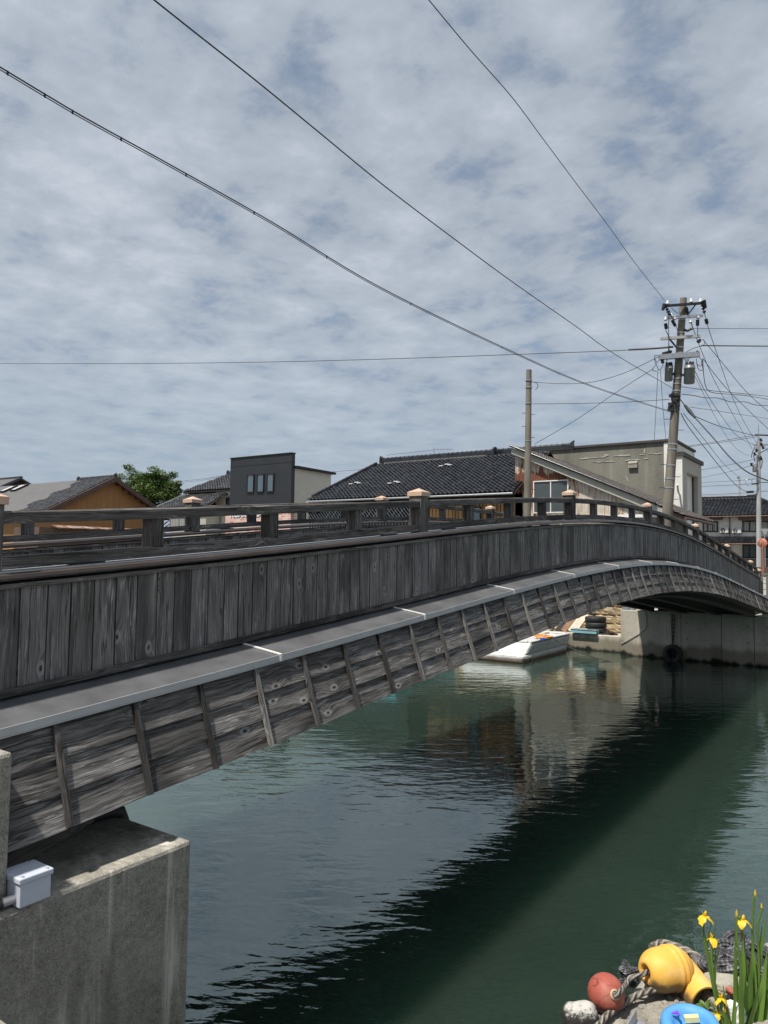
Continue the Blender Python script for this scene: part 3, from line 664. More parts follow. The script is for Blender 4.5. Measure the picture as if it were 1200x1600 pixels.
for i in range(9): mb.tube([(-5.25 + U(-.25, .25), 22.1 + U(-.15, .15), .64), (-5.25 + U(-.3, .3), 22.1 + U(-.2, .2), .70), (-5.2 + U(-.3, .3), 22.0 + U(-.2, .2), .62)], .03, 5)
one('rag_heap', mb, 'dwood', 'dark crumpled heap on the landing right of the turquoise tray', 'rags')

# ------------------------------------------------------------------ boats
BO = thing('workboat', (-7.6, 18.6, 0), 'white flat bottomed workboat with sloping bow moored by the far landing', 'boat')
XA, XB = -9.0, -6.34
mb = MB(); mb.hexa([(XA + .06, 16.80, -.3), (XB - .06, 16.80, -.3), (XA + .06, 20.7, -.3), (XB - .06, 20.7, -.3), (XA, 16.70, .24), (XB, 16.70, .24), (XA, 20.75, .26), (XB, 20.75, .26)])
mb.build('hull', 'boat', BO, .09)
mb = MB(); mb.hexa([(XA + .05, 16.92, .20), (XB - .05, 16.92, .20), (XA + .05, 20.95, .22), (XB - .05, 20.95, .22), (XA + .03, 17.42, .60), (XB - .03, 17.42, .60), (XA + .03, 21.15, .61), (XB - .03, 21.15, .61)])
mb.build('topside', 'boat', BO, .09)
mb = MB()
for p, q in (((XB - .10, 17.5, .625), (XB - .10, 21.1, .635)), ((XA + .10, 17.5, .625), (XA + .10, 21.1, .635)), ((XA + .2, 17.52, .625), (XB - .2, 17.52, .625)), ((XA + .2, 21.05, .635), (XB - .2, 21.05, .635))): mb.obox(p, q, .13, .06)
mb.build('gunwale', 'boat', BO, .02)
mb = MB(); mb.obox((XA + .1, 16.735, .05), (XB - .06, 16.735, .05), .04, .03); mb.obox((XB - .02, 16.8, .05), (XB - .02, 20.6, .05), .04, .03); mb.build('rubbing_strake', 'brownwood', BO)
mb = MB(); mb.tube([(XB + .01, 17.35, .12), (XB + .05, 17.35, .05), (XB + .05, 17.36, -.1)], .035, 6); mb.build('cleat', 'black', BO)
def heap(name, mat, label, cat, c, n, rad, hgt, r_, seed):
    rs = random.Random(seed); mb = MB()
    for i in range(n):
        a0 = rs.uniform(0, 6.3); rr = rs.uniform(.45, 1) * rad; cx, cy = c[0] + rs.uniform(-.3, .3) * rad, c[1] + rs.uniform(-.3, .3) * rad; zz = c[2] + r_ + rs.uniform(0, hgt)
        mb.tube([(cx + rr * math.cos(a0 + t * .55), cy + rr * .6 * math.sin(a0 + t * .55), zz + rs.uniform(-.3, .3) * r_) for t in range(9)], r_, 5)
    return one(name, mb, mat, label, cat, None, c)
heap('rope_coil', 'orange', 'tangle of orange rope on the deck of the white workboat', 'rope', tuple(on(846, 997, 2, .64)), 12, .34, .07, .020, 3)
heap('rope_coil', 'bluerope', 'small blue rope tangle hanging beside the orange rope on the workboat', 'rope', tuple(on(849, 1001, 2, .64)), 6, .12, .06, .022, 4)
mb = MB(); mb.obox((-8.6, 20.3, .70), (-6.9, 20.1, .70), .34, .06); one('plank', mb, 'palewood', 'pale plank laid across the white workboat', 'plank')
mb = MB(); P0 = Vector((-6.40, 19.2, .66)); P1 = Vector((-3.62, 19.1, -.05))
mb.tube([P0.lerp(P1, t / 12) + Vector((0, 0, -.16 * math.sin(math.pi * t / 12))) for t in range(13)], .020, 6); one('mooring_rope', mb, 'dark', 'dark mooring rope slanting from the white workboat into the water', 'rope')
TBX, TBY = -10.0, 16.0
TB = thing('rowing_boat', (TBX, TBY, 0), 'turquoise boat behind the bridge showing as a reflection in the water', 'boat')
rows = []
for i in range(9):
    t = i / 8; yy = TBY - 2.1 + 4.2 * t; wv = .85 * (math.sin(math.pi * min(1, .18 + t * .7)) ** .6); sh = .75 + .35 * (2 * t - 1) ** 2
    rows.append([(TBX + wv * a, yy, -.2 + (sh + .2) * abs(a) ** 1.2) for a in (-1, -.8, -.5, 0, .5, .8, 1)])
mb = MB(); mb.grid(rows, None, 1, True); mb.face([r_[3 - q] for q in (3, 2, 1, 0) for r_ in rows[:1]] + [r_[q] for q in (4, 5, 6) for r_ in rows[:1]]); mb.build('hull', 'turq', TB)
mb = MB()
for j in (0, -1):
    mb.tube([r_[j] for r_ in rows], .04, 6)
mb.build('gunwale', 'boat', TB)
for t in (3, 6):
    mb = MB(); yy = rows[t][0][1]; mb.box((TBX - .7, yy - .12, .45), (TBX + .7, yy + .12, .49)); mb.build('thwart', 'palewood', TB)

# ------------------------------------------------------------------ house helpers
def tile_roof(parent, O, Uv, W, Sv, L, inside, mat, tw=.27, tl=.25, name='roof'):
    O = Vector(O); Uv = Vector(Uv).normalized(); Sv = Vector(Sv).normalized(); N = Uv.cross(Sv).normalized()
    if N.z < 0: N = -N
    mb = MB(); nu, ns = int(W / tw), int(L / tl); k = 6
    prof = [(.0, .014), (.14, .060), (.32, .078), (.50, .046), (.70, .0), (.88, .0), (1.0, .014)]
    for j in range(ns):
        for i in range(nu):
            if not inside((i + .5) * tw, (j + .5) * tl): continue
            t = U(.72, 1.25); lift = .050 + U(-.005, .008)
            base = [O + Uv * ((i + a) * tw) + Sv * (j * tl - .03) + N * (h + lift) for a, h in prof]
            top = [O + Uv * ((i + a) * tw) + Sv * ((j + 1) * tl) + N * (h + .002) for a, h in prof]
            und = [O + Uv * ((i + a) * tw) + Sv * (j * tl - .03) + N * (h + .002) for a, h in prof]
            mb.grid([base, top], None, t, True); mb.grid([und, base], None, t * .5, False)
    return mb.build(name, mat, parent)
def ridge(parent, p, q, mat, r_=.11, horn=True, name='ridge'):
    p, q = Vector(p), Vector(q); mb = MB(); up = Vector((0, 0, 1))
    mb.obox(p + up * .06, q + up * .06, .30, .10, tone=.8); mb.obox(p + up * .14, q + up * .14, .24, .06, tone=1.1)
    n = max(2, int((q - p).length / .3)); pts = []
    mb.tube([p + up * .20, q + up * .20], r_, 8)
    for i in range(n):
        c = p.lerp(q, (i + .5) / n) + up * .20; dd = (q - p).normalized() * .02
        mb.tube([c - dd, c + dd], r_ * 1.22, 8)
    if horn:
        for e, s in ((p, -1), (q, 1)):
            dd = (q - p).normalized() * s; mb.obox(e - dd * .02 + up * .1, e + dd * .10 + up * .1, .34, .42, tone=.8); mb.tube([e + up * .30, e + dd * .16 + up * .42], [.10, .05], 8)
    return mb.build(name, mat, parent)
def rectY(x0, y0, x1, y1, Y):
    a = on(x0, y0, 1, Y); b = on(x1, y1, 1, Y); return a.x, b.x, b.z, a.z
def window(parent, X0, X1, Z0, Z1, Y, frame='dwood', pane='glass', n=2, fw=.06, name='window', dep=.08):
    mb = MB(); mb.box((X0, Y - dep, Z0), (X0 + fw, Y, Z1)); mb.box((X1 - fw, Y - dep, Z0), (X1, Y, Z1)); mb.box((X0 + fw, Y - dep, Z0), (X1 - fw, Y, Z0 + fw)); mb.box((X0 + fw, Y - dep, Z1 - fw), (X1 - fw, Y, Z1))
    for i in range(1, n):
        xm = X0 + (X1 - X0) * i / n; mb.box((xm - fw * .5, Y - dep * .8, Z0 + fw), (xm + fw * .5, Y, Z1 - fw))
    f = mb.build(name, frame, parent)
    mb = MB(); mb.box((X0 + fw, Y - dep * .4, Z0 + fw), (X1 - fw, Y - .005, Z1 - fw)); mb.build('pane', pane, f); return f
def aircon(loc, w_, h_, label):
    T = thing('air_conditioner', loc, label, 'air conditioner', 'air conditioner outside units'); x_, y_, z_ = loc
    mb = MB(); mb.box((x_ - w_ / 2, y_ - .30, z_), (x_ + w_ / 2, y_, z_ + h_)); mb.build('casing', 'porcelain', T, .015)
    cx, cz = x_ - w_ * .14, z_ + h_ * .5
    mb = MB()
    for q in range(5):
        ra = h_ * .40 * (q + 1) / 5; mb.tube([(cx + ra * math.cos(a * .5236), y_ - .325, cz + ra * math.sin(a * .5236)) for a in range(13)], .010, 4)
    mb.build('fan_grille', 'silver', T)
    mb = MB(); mb.lathe([(h_ * .41, 0), (h_ * .41, .012)], (cx, y_ - .300, cz), (0, -1, 0), 20); mb.build('fan_opening', 'dark', T)
    mb = MB(); mb.box((x_ - w_ * .4, y_ - .28, z_ - .12), (x_ - w_ * .3, y_ + .0, z_ - .002)); mb.box((x_ + w_ * .3, y_ - .28, z_ - .12), (x_ + w_ * .4, y_ + .0, z_ - .002)); mb.build('bracket', 'dark', T)
    return T

# ------------------------------------------------------------------ main tiled house
H = thing('tiled_house', (-17, 31, 1.86), 'long timber house with glossy black tiled hip roof and lattice windows', 'house')
eL = on(480, 780, 1, 27.0); eR = on(805, 769.5, 1, 27.0); ez = (eL.z + eR.z) / 2
rL = on(597, 723, 1, 31.5); rR = on(771, 711, 1, 31.5); rz = (rL.z + rR.z) / 2
Sv = Vector((0, 4.5, rz - ez)); L = Sv.length; W = eR.x + .1 - eL.x; hip = (rL.x - eL.x) / L
tile_roof(H, (eL.x, 27.0, ez), (1, 0, 0), W, Sv, L, lambda u_, s_: u_ > s_ * hip * (1.35 if s_ < L * .45 else 1.0) - .02 and s_ < L, 'tile')
mb = MB(); mb.prism([(eL.x + .02, 27.02, ez - .14), (eR.x, 27.02, ez - .14), (eR.x, 31.5, rz - .14), (rL.x, 31.5, rz - .14)], (0, 0, .11)); mb.prism([(eL.x, 36, ez - .14), (eR.x, 36, ez - .14), (eR.x, 31.5, rz - .16), (rL.x, 31.5, rz - .16)], (0, 0, .11)); mb.prism([(eL.x, 27.02, ez - .17), (eL.x, 36, ez - .17), (rL.x, 31.5, rz - .17)], (0, 0, .11)); mb.build('roof_deck', 'dwood', H)
ridge(H, (rL.x, 31.5, rz), (rR.x, 31.5, rz), 'tile')
ridge(H, (rL.x - .2, 31.2, rz - .22), (eL.x + .2, 27.2, ez + .06), 'tile', .07, False, 'hip_ridge')
r2a = on(775, 706, 1, 32.0); r2b = on(893, 699, 1, 32.0); r2z = r2a.z - .15
ridge(H, (r2a.x, 32.0, r2z), (r2b.x, 32.0, r2z), 'tile')
Sv2 = Vector((0, 5.0, r2z - ez)); L2 = Sv2.length
tile_roof(H, (r2a.x - .3, 32.0 - 1.4, r2z - 1.4 * (r2z - ez) / 5), (1, 0, 0), 1.6, Sv2, 1.4 * L2 / 5, lambda u_, s_: True, 'tile')
mb = MB(); mb.prism([(r2a.x - .3, 31.4, r2z - .5), (r2a.x + 1.3, 31.4, r2z - .5), (r2a.x + 1.3, 32, r2z - .12), (r2a.x - .3, 32, r2z - .12)], (0, 0, .08)); mb.prism([(r2a.x - .3, 32.6, r2z - .5), (r2a.x + 1.3, 32.6, r2z - .5), (r2a.x + 1.3, 32, r2z - .12), (r2a.x - .3, 32, r2z - .12)], (0, 0, .08)); mb.build('roof_deck', 'dwood', H)
mb = MB(); mb.tube([(eL.x + .1, 26.93, ez - .10), (eR.x - .1, 26.93, ez - .10)], .055, 8); mb.build('gutter', 'silver', H)
mb = MB(); mb.box((eL.x + 1.3, 28.0, 1.9), (eR.x - .05, 35.2, ez - .02)); mb.build('wall', 'dwood', H)
# white snow guards
for px_, py_ in ((553, 759), (614, 758), (694, 731)):
    # point on the roof plane
    q = ray(px_, py_); n_ = Vector((0, -(rz - ez), 4.5)); t_ = n_.dot(Vector((eL.x, 27, ez)) - CAM) / n_.dot(q); p = CAM + q * t_
    mb = MB()
    for a, b in ((-.2, 0), (.1, .16), (.36, .05)): mb.obox(p + Vector((a - .12, b, .12 + b * .6)), p + Vector((a + .14, b, .12 + b * .6)), .18, .04)
    mb.build('snow_guard', 'paper', H)
a, b, z0, z1 = rectY(672, 790, 803, 826, 27.93); mb = MB(); xx = a
while xx < b:
    t = U(.55, 1.15); mb.box((xx, 27.90, 4.95), (xx + .155, 27.98, z1), 2, (t, t, t)); xx += .20
mb.build('slat_wall', 'cedar', H)
for (x0, y0, x1, y1) in ((737, 792, 752, 826),): window(H, *rectY(x0, y0, x1, y1, 27.88), 27.88, 'dwood', 'glass', 1)
for (x0, y0, x1, y1) in ((526, 785, 540, 796), (541, 785, 556, 796)): window(H, *rectY(x0, y0, x1, y1, 27.98), 27.98, 'dwood', 'curtain', 1, .04)
a, b, z0, z1 = rectY(482, 792, 640, 822, 27.9); z0 = 4.2
mb = MB(); mb.box((a, 27.93, z0), (b, 27.99, z1)); PN = mb.build('lattice_backing', 'soffit', H)
mb = MB(); n = 34
for i in range(-8, n + 8):
    for sg in (1,):
        x0 = a + (b - a) * i / n; x1 = x0 - (z1 - z0) * .95 * sg
        p, q = Vector((x0, 27.90, z1)), Vector((x0 + (z1 - z0) * .9, 27.90, z0))
        # clip in X
        if q.x > b: q = p.lerp(q, (b - p.x) / (q.x - p.x)) if p.x < b else None
        if q is None or q.x < a: continue
        if p.x < a: p = p.lerp(q, (a - p.x) / (q.x - p.x))
        mb.obox(p, q, .035, .03, up=(0, 1, 0))
        p2, q2 = Vector((x0 + (z1 - z0) * .9, 27.915, z1)), Vector((x0, 27.915, z0))
        if p2.x > b or q2.x < a: continue
        if i % 2 == 0: mb.obox(p2, q2, .022, .03, up=(0, 1, 0), tone=.5)
mb.build('lattice', 'silver', H)
a, b, z0, z1 = rectY(475, 784, 488, 796, 27.5); aircon(((a + b) / 2 + .15, 27.95, z0 - .1), .85, .60, 'white air conditioner outside unit tucked under the tiled house eave')
# TV antenna lying over that roof
AN = thing('antenna', on(678, 712, 1, 31.5), 'long thin television antenna above the tiled house ridge', 'antenna')
p = on(678, 712, 1, 31.5); q = on(678, 699, 1, 31.5); mb = MB(); mb.tube([p, q], .02, 5); mb.build('mast', 'silver', AN)
a, b = on(605, 711, 1, 31.5), on(677, 703, 1, 31.5); mb = MB(); mb.tube([a, b], .014, 5)
for i in range(12): c = a.lerp(b, i / 11); mb.tube([c + Vector((0, -.22, 0)), c + Vector((0, .22, 0))], .009, 4)
a, b = on(681, 702, 1, 31.5), on(706, 702, 1, 31.5); mb.tube([a, b], .014, 5)
for i in range(6): c = a.lerp(b, i / 5); mb.tube([c + Vector((0, -.3, 0)), c + Vector((0, .3, 0))], .009, 4)
mb.build('aerial', 'silver', AN)

# ------------------------------------------------------------------ rusty lean-to shed
S = thing('rusty_shed', (-8, 30, 1.86), 'rust streaked sheet metal shed with one window and sloping tiled roof', 'shed')
tl, tr = on(804, 699, 1, 28.0), on(1028, 789, 1, 28.0)
wl, wr = on(805, 710, 1, 28.0), on(1006, 788, 1, 28.0)
sl = (tr.z - tl.z) / (tr.x - tl.x)
xr = -4.95
mb = MB(); mb.prism([(wl.x, 28.0, 5.45), (xr, 28.0, 5.45), (xr, 28.0, tl.z + sl * (xr - tl.x) - .30), (wl.x, 28.0, tl.z - .34 + sl * (wl.x - tl.x))], (0, 5.8, 0)); mb.build('wall', 'rust', S)
mb = MB(); mb.box((wl.x + .03, 27.96, 1.9), (xr, 33.7, 5.40)); mb.build('base_wall', 'conc_wall', S)
mb = MB(); mb.box((wl.x - .02, 27.90, 5.38), (xr + .05, 27.99, 5.52)); mb.build('sill_band', 'paper', S)
xe = -3.75
def vz(X): return tl.z + sl * (X - tl.x)
mb = MB(); mb.prism([(tl.x - .05, 27.72, vz(tl.x - .05) - .36), (tr.x + .35, 27.72, vz(tr.x + .35) - .36), (tr.x + .35, 27.72, vz(tr.x + .35) - .03), (tl.x - .05, 27.72, vz(tl.x - .05) - .03)], (0, .08, 0)); mb.build('verge_board', 'render_grey', S)
mb = MB(); mb.prism([(tl.x, 27.8, vz(tl.x) - .16), (xe, 27.8, vz(xe) - .16), (xe, 33.9, vz(xe) - .16), (tl.x, 33.9, vz(tl.x) - .16)], (0, 0, .12)); mb.build('roof_deck', 'brownwood', S)
Ss = Vector((-1, 0, -sl)); Ls = (Vector((tl.x, 0, vz(tl.x))) - Vector((xe, 0, vz(xe)))).length
tile_roof(S, (xe + .05, 27.66, vz(xe + .05)), (0, 1, 0), 6.3, Ss, Ls + .1, lambda u_, s_: True, 'tile_brown')
mb = MB(); mb.tube([(tl.x - .08, 27.62, vz(tl.x) + .05), (tr.x, 27.62, vz(tr.x) + .05)], .055, 8, .6); mb.build('verge_roll', 'tile', S)
mb = MB(); mb.tube([(xe + .1, 27.7, vz(xe) - .12), (xe + .1, 33.8, vz(xe) - .12)], .06, 8); mb.build('gutter', 'brownwood', S)
window(S, *rectY(834, 752, 889, 801, 27.99), 27.99, 'render_white', 'glass_dull', 2, .05)
a = on(878, 745, 1, 28.0)

# ------------------------------------------------------------------ concrete building with white annex
B = thing('concrete_building', (-9, 36, 1.86), 'plain grey concrete building with cracked side wall and white corner strip', 'building')
bt = on(1040, 690, 1, 34.0).z; xr2 = on(1053, 692, 1, 34.0).x
mb = MB(); mb.box((-16.5, 34.0, 1.9), (xr2, 38.8, bt)); mb.build('wall', 'conc_wall', B)
mb = MB(); mb.box((xr2 - .50, 33.95, 1.9), (xr2 + .012, 38.78, bt - .06)); mb.build('corner_strip', 'render_white', B)
mb = MB(); mb.box((-16.6, 33.88, bt + .002), (xr2 + .08, 38.9, bt + .12)); mb.build('coping', 'coping', B)
a, b, z0, z1 = rectY(980, 722, 994, 730, 33.7); mb = MB(); mb.prism([(a, 33.86, z0), (b, 33.86, z0), (b, 33.86, z1 - .08), (a, 33.86, z1 - .08)], (0, .14, 0)); mb.prism([(a, 33.84, z1 - .078), (b, 33.84, z1 - .078), (b, 33.99, z1 + .04), (a, 33.99, z1 + .04)], (0, 0, .03)); mb.build('vent_hood', 'conc_pale', B)
# lime runs along the cracks
mb = MB()
def crack(pts, wd):
    P = [on(x_, y_, 1, 33.985) for x_, y_ in pts]
    for p, q in zip(P[:-1], P[1:]):
        n = max(1, int((q - p).length / .22))
        for i in range(n):
            if R() < .22: continue
            u_, v_ = p.lerp(q, i / n), p.lerp(q, (i + 1) / n); v_ = v_ + Vector((0, 0, U(-.03, .03))); mb.obox(u_, v_, .012, wd * U(.4, 1.5))
crack([(905, 717), (940, 714), (985, 711), (1036, 708)], .05); crack([(925, 722), (960, 721), (985, 719), (1020, 716)], .04); crack([(1007, 695), (1007, 708)], .04)
crack([(944, 711), (958, 710)], .12); crack([(978, 745), (982, 752), (992, 754)], .04)
struct(mb.build('crack', 'render_grey', B), 'stuff')
xa = on(1066, 713, 1, 33.97).x; za = on(1060, 713, 1, 34.0).z
AX = mb = MB(); mb.box((xr2 + .02, 34.1, 1.9), (xa - .30, 38.6, za)); mb.build('annex_core', 'render_white', B)
mb = MB(); mb.box((xr2 + .02, 33.93, 1.9), (xa, 34.09, za)); mb.build('annex_front', 'render_white', B)
yb0 = 35.0; yb1 = 37.6; zl = on(1078, 740, 0, xa).z
mb = MB(); mb.box((xa - .29, 34.095, 1.9), (xa - .002, yb0, za)); mb.box((xa - .29, yb1, 1.9), (xa - .002, 38.6, za)); mb.box((xa - .29, yb0 + .003, zl), (xa - .002, yb1 - .003, za)); mb.build('annex_shaded_side', 'render_grey', B)  # same white annex; the grey paints in the shade on its unlit side
mb = MB(); mb.box((xr2 + .0, 33.85, za + .003), (xa + .10, 38.75, za + .22)); mb.build('annex_coping', 'coping', B)
mb = MB(); mb.tube([(xr2 + .28, 33.9, za - 2.0), (xr2 + .28, 33.6, za - 1.9), (xa - .1, 33.3, za - 1.55)], .05, 6); mb.build('wall_lamp_arm', 'porcelain', B)
mb = MB(); mb.tube([(xa - .25, 37.55, 1.9), (xa - .25, 37.55, zl)], .03, 6); mb.build('downpipe', 'dwood', B)

# ------------------------------------------------------------------ dark cube house with brick shop front
D = thing('modern_house', (-33, 34, 1.86), 'charcoal boxy house with three narrow windows above a brick shop front', 'house')
X0, X1 = on(360.5, 716, 1, 32.0).x, on(456, 709, 1, 32.0).x; zt = on(410, 712.5, 1, 32.0).z; zs = on(400, 793, 1, 32.0).z - .1
mb = MB(); mb.box((X0, 32.0, zs), (X1, 32.35, zt)); mb.build('front_wall', 'navy_clad', D)
mb = MB(); mb.box((X0 - .04, 31.93, zt + .002), (X1 + .04, 32.4, zt + .07)); mb.box((X0 + .0, 31.985, zt - .62), (X1, 31.998, zt - .585)); mb.build('parapet_cap', 'dark', D)
zc_ = on(456, 731, 0, X1).z
mb = MB(); mb.box((X0 + .05, 32.36, 1.9), (X1 - .03, 36.4, zc_)); mb.build('side_wall', 'cream', D)
mb = MB(); mb.prism([(X0, 32.36, zc_ + .02), (X1 + .22, 32.36, zc_ + .02), (X1 + .22, 36.7, zc_ - .02), (X0, 36.7, zc_ - .02)], (0, 0, .16)); mb.build('roof', 'dark', D)
for x0, x1 in ((386.5, 397), (402, 412.5), (417.5, 428)): window(D, *rectY(x0, 741.5 - (x0 - 386) * .05, x1, 769.5 - (x0 - 386) * .03, 31.995), 31.995, 'dark', 'glass', 1, .07)
mb = MB(); mb.box((X0 - .35, 31.96, 1.9), (X1 + .05, 32.34, zs - .01)); BW = mb.build('brick_front', 'brick', D)
def text(body, loc, size, mat, parent, off=0.0, ext=.01):
    cu = bpy.data.curves.new('sign_lettering', 'FONT'); cu.body = body; cu.size = size; cu.extrude = ext; cu.offset = off; cu.materials.append(MAT[mat]); cu.space_character = 1.0
    o = bpy.data.objects.new('sign_lettering', cu); COL.objects.link(o); o.parent = parent; o.location = Vector(loc) - Vector(parent['_o']); o.rotation_euler = (math.pi / 2, 0, 0)
    me = bpy.data.meshes.new_from_object(o); o2 = bpy.data.objects.new('sign_lettering', me); COL.objects.link(o2); o2.parent = parent; o2.location = o.location; o2.rotation_euler = o.rotation_euler; bpy.data.objects.remove(o); return o2
sp = on(360, 808.5, 1, 31.95)
text('KUAKO MA', (sp.x, 31.945, sp.z), .62, 'navy', BW, .045, .006)
text('KUAKO MA', (sp.x, 31.925, sp.z), .62, 'paper', BW, .012, .006)

# ------------------------------------------------------------------ small two tier tiled house left of the cube
T2 = thing('tiled_house', (-44, 38, 1.86), 'small white walled house with two grey tiled roof tiers beside the charcoal house', 'house')
e0 = on(286, 768, 1, 35.0); top = on(357, 742, 1, 39.0)
Sv = Vector((0, 4.0, top.z - e0.z)); L = Sv.length; hp = (top.x - e0.x) / L
tile_roof(T2, (e0.x, 35, e0.z), (1, 0, 0), 9.5, Sv, L, lambda u_, s_: u_ > s_ * hp, 'tile_grey', .30, .28)
mb = MB(); mb.prism([(e0.x, 35, e0.z - .15), (e0.x + 9.5, 35, e0.z - .15), (e0.x + 9.5, 39, top.z - .15), (top.x, 39, top.z - .15)], (0, 0, .12)); mb.prism([(e0.x, 35, e0.z - .17), (e0.x, 43, e0.z - .17), (top.x, 39, top.z - .17)], (0, 0, .12)); mb.prism([(e0.x, 43, e0.z - .15), (e0.x + 9.5, 43, e0.z - .15), (e0.x + 9.5, 39, top.z - .15), (top.x, 39, top.z - .15)], (0, 0, .12)); mb.build('roof_deck', 'dwood', T2)
ridge(T2, (top.x, 39, top.z), (top.x + 5, 39, top.z), 'tile_grey')
f0 = on(246, 793, 1, 33.2); f1 = on(292, 773, 1, 35.2)
Sv = Vector((0, 2.0, f1.z - f0.z)); L = Sv.length; hp = (f1.x - f0.x) / L; fx1 = on(338, 785, 1, 34).x
tile_roof(T2, (f0.x, 33.2, f0.z), (1, 0, 0), fx1 - f0.x, Sv, L, lambda u_, s_: u_ > s_ * hp, 'tile_grey', .30, .28, 'lower_roof')
mb = MB(); mb.prism([(f0.x, 33.2, f0.z - .13), (fx1, 33.2, f0.z - .13), (fx1, 35.2, f1.z - .13), (f1.x, 35.2, f1.z - .13)], (0, 0, .1)); mb.build('lower_roof_deck', 'dwood', T2)
mb = MB(); mb.obox((f0.x, 33.1, f0.z + .08), (f1.x, 35.2, f1.z + .12), .14, .10); mb.build('hip_cap', 'pole_pale', T2)
mb = MB(); mb.box((f1.x + .2, 35.3, 1.9), (fx1 - .1, 41, e0.z - .2)); mb.build('wall', 'dwood', T2)
wx = on(338, 780, 1, 35.25).x; mb = MB(); mb.box((wx, 35.22, 1.9), (wx + 5, 41, e0.z - .16)); mb.build('white_wall', 'render_white', T2)
a, b, z0, z1 = rectY(354, 779, 362, 793, 35.2); window(T2, a, b + .5, z0, z1, 35.2, 'dark', 'glass', 1); mb = MB(); mb.prism([(a - .6, 34.6, z1 + .02), (b + .5, 34.6, z1 + .02), (b + .5, 35.2, z1 + .2), (a - .6, 35.2, z1 + .2)], (0, 0, .08)); mb.build('window_canopy', 'dark', T2)
a, b, z0, z1 = rectY(262, 808, 292, 818, 33.4); mb = MB(); mb.box((a, 33.6, 1.9), (b + 2, 35, z1 + .25)); mb.build('porch_wall', 'render_grey', T2); window(T2, a + .1, b, z0 - .3, z1, 33.59, 'silver', 'curtain', 2)

# ------------------------------------------------------------------ ochre gable house
O_ = thing('ochre_house', (-55, 32, 1.86), 'ochre boarded gable house with long grey roof and two skylights', 'house')
GX = -50.0
a0 = on(72, 797, 0, GX); ap = on(180, 745, 0, GX); hw = ap.y - a0.y; a1y = ap.y + hw
ez = a0.z; az = ap.z
mb = MB(); mb.prism([(GX - .6, a0.y + .8, 1.9), (GX - .6, a1y - .8, 1.9), (GX - .6, a1y - .8, ez + .8 * (az - ez) / hw - .1), (GX - .6, ap.y, az - .15), (GX - .6, a0.y + .8, ez + .8 * (az - ez) / hw - .1)], (-34, 0, 0)); mb.build('wall', 'ochre', O_)
for s, yy in ((1, a0.y), (-1, a1y)):
    mb = MB(); sv = Vector((0, (ap.y - yy), az - ez))
    mb.prism([(GX + .05, yy, ez - .12), (GX + .05, ap.y, az - .12), (GX - 34, ap.y, az - .12), (GX - 34, yy, ez - .12)], (0, 0, .10)); mb.build('roof', 'roof_sheet', O_)
    mb = MB(); mb.prism([(GX + .06, yy - .1 * s, ez - .44), (GX + .06, ap.y, az - .40), (GX + .06, ap.y, az + .02), (GX + .06, yy - .1 * s, ez - .02)], (.07, 0, 0)); mb.build('barge_board', 'brownwood', O_)
    mb = MB()
    for i in range(9):
        f = (i + .6) / 9.5; yc = yy + (ap.y - yy) * f; zc2 = ez + (az - ez) * f; mb.box((GX - .58, yc - .07, zc2 - .42), (GX + .04, yc + .07, zc2 - .14))
    mb.build('purlin', 'brownwood', O_)
SvO = Vector((0, hw, az - ez)); LO = SvO.length
tile_roof(O_, (GX - 5.6, a0.y, ez), (1, 0, 0), 5.65, SvO, LO, lambda u_, s_: u_ > 1.6 + 2.2 * (1 - s_ / LO) * 0 + .5 * math.sin(s_ * 3), 'tile_grey', .3, .28, 'tile_strip')
ridge(O_, (GX, ap.y, az - .12), (GX - 5.2, ap.y, az - .12), 'tile_grey', .10)
nO = Vector((0, -(az - ez), hw))
for px_, py_ in ((14, 765), (31, 763)):
    q = ray(px_, py_); t_ = nO.dot(Vector((GX, a0.y, ez)) - CAM) / nO.dot(q); p = CAM + q * t_
    mb = MB(); sd_ = SvO.normalized(); n1_ = nO.normalized()
    c8 = [p + Vector((sx * .42, 0, 0)) + sd_ * (sy * .75) + n1_ * h for h in (.0, .14) for sy in (-1, 1) for sx in (-1, 1)]; mb.hexa(c8); f = mb.build('skylight', 'dark', O_)
    mb = MB(); c8 = [p + Vector((sx * .30, 0, 0)) + sd_ * (sy * .55 - .1) + n1_ * h for h in (.141, .16) for sy in (-1, 1) for sx in (-1, 1)]; mb.hexa(c8); mb.build('pane', 'pole_pale', f)
# lean-to with rusty roof in front of the gable
LT = thing('lean_to', (-46, 26, 1.86), 'low brown lean-to with rusty sheet roof against the ochre house', 'shed')
pA, pB = on(91, 825, 0, -45.5), on(238, 829, 0, -45.5)
mb = MB(); mb.prism([(-46.4, pA.y, pA.z + .20), (-45.4, pA.y, pA.z - .04), (-45.4, pB.y, pB.z - .04), (-46.4, pB.y, pB.z + .06)], (0, 0, .06)); mb.build('roof', 'rust_roof', LT)
pC = on(64, 818, 0, -46.0)
mb = MB(); mb.box((-49.5, pC.y, 1.9), (-46.2, pB.y - .2, pA.z + .05)); mb.build('wall', 'brownwood', LT)

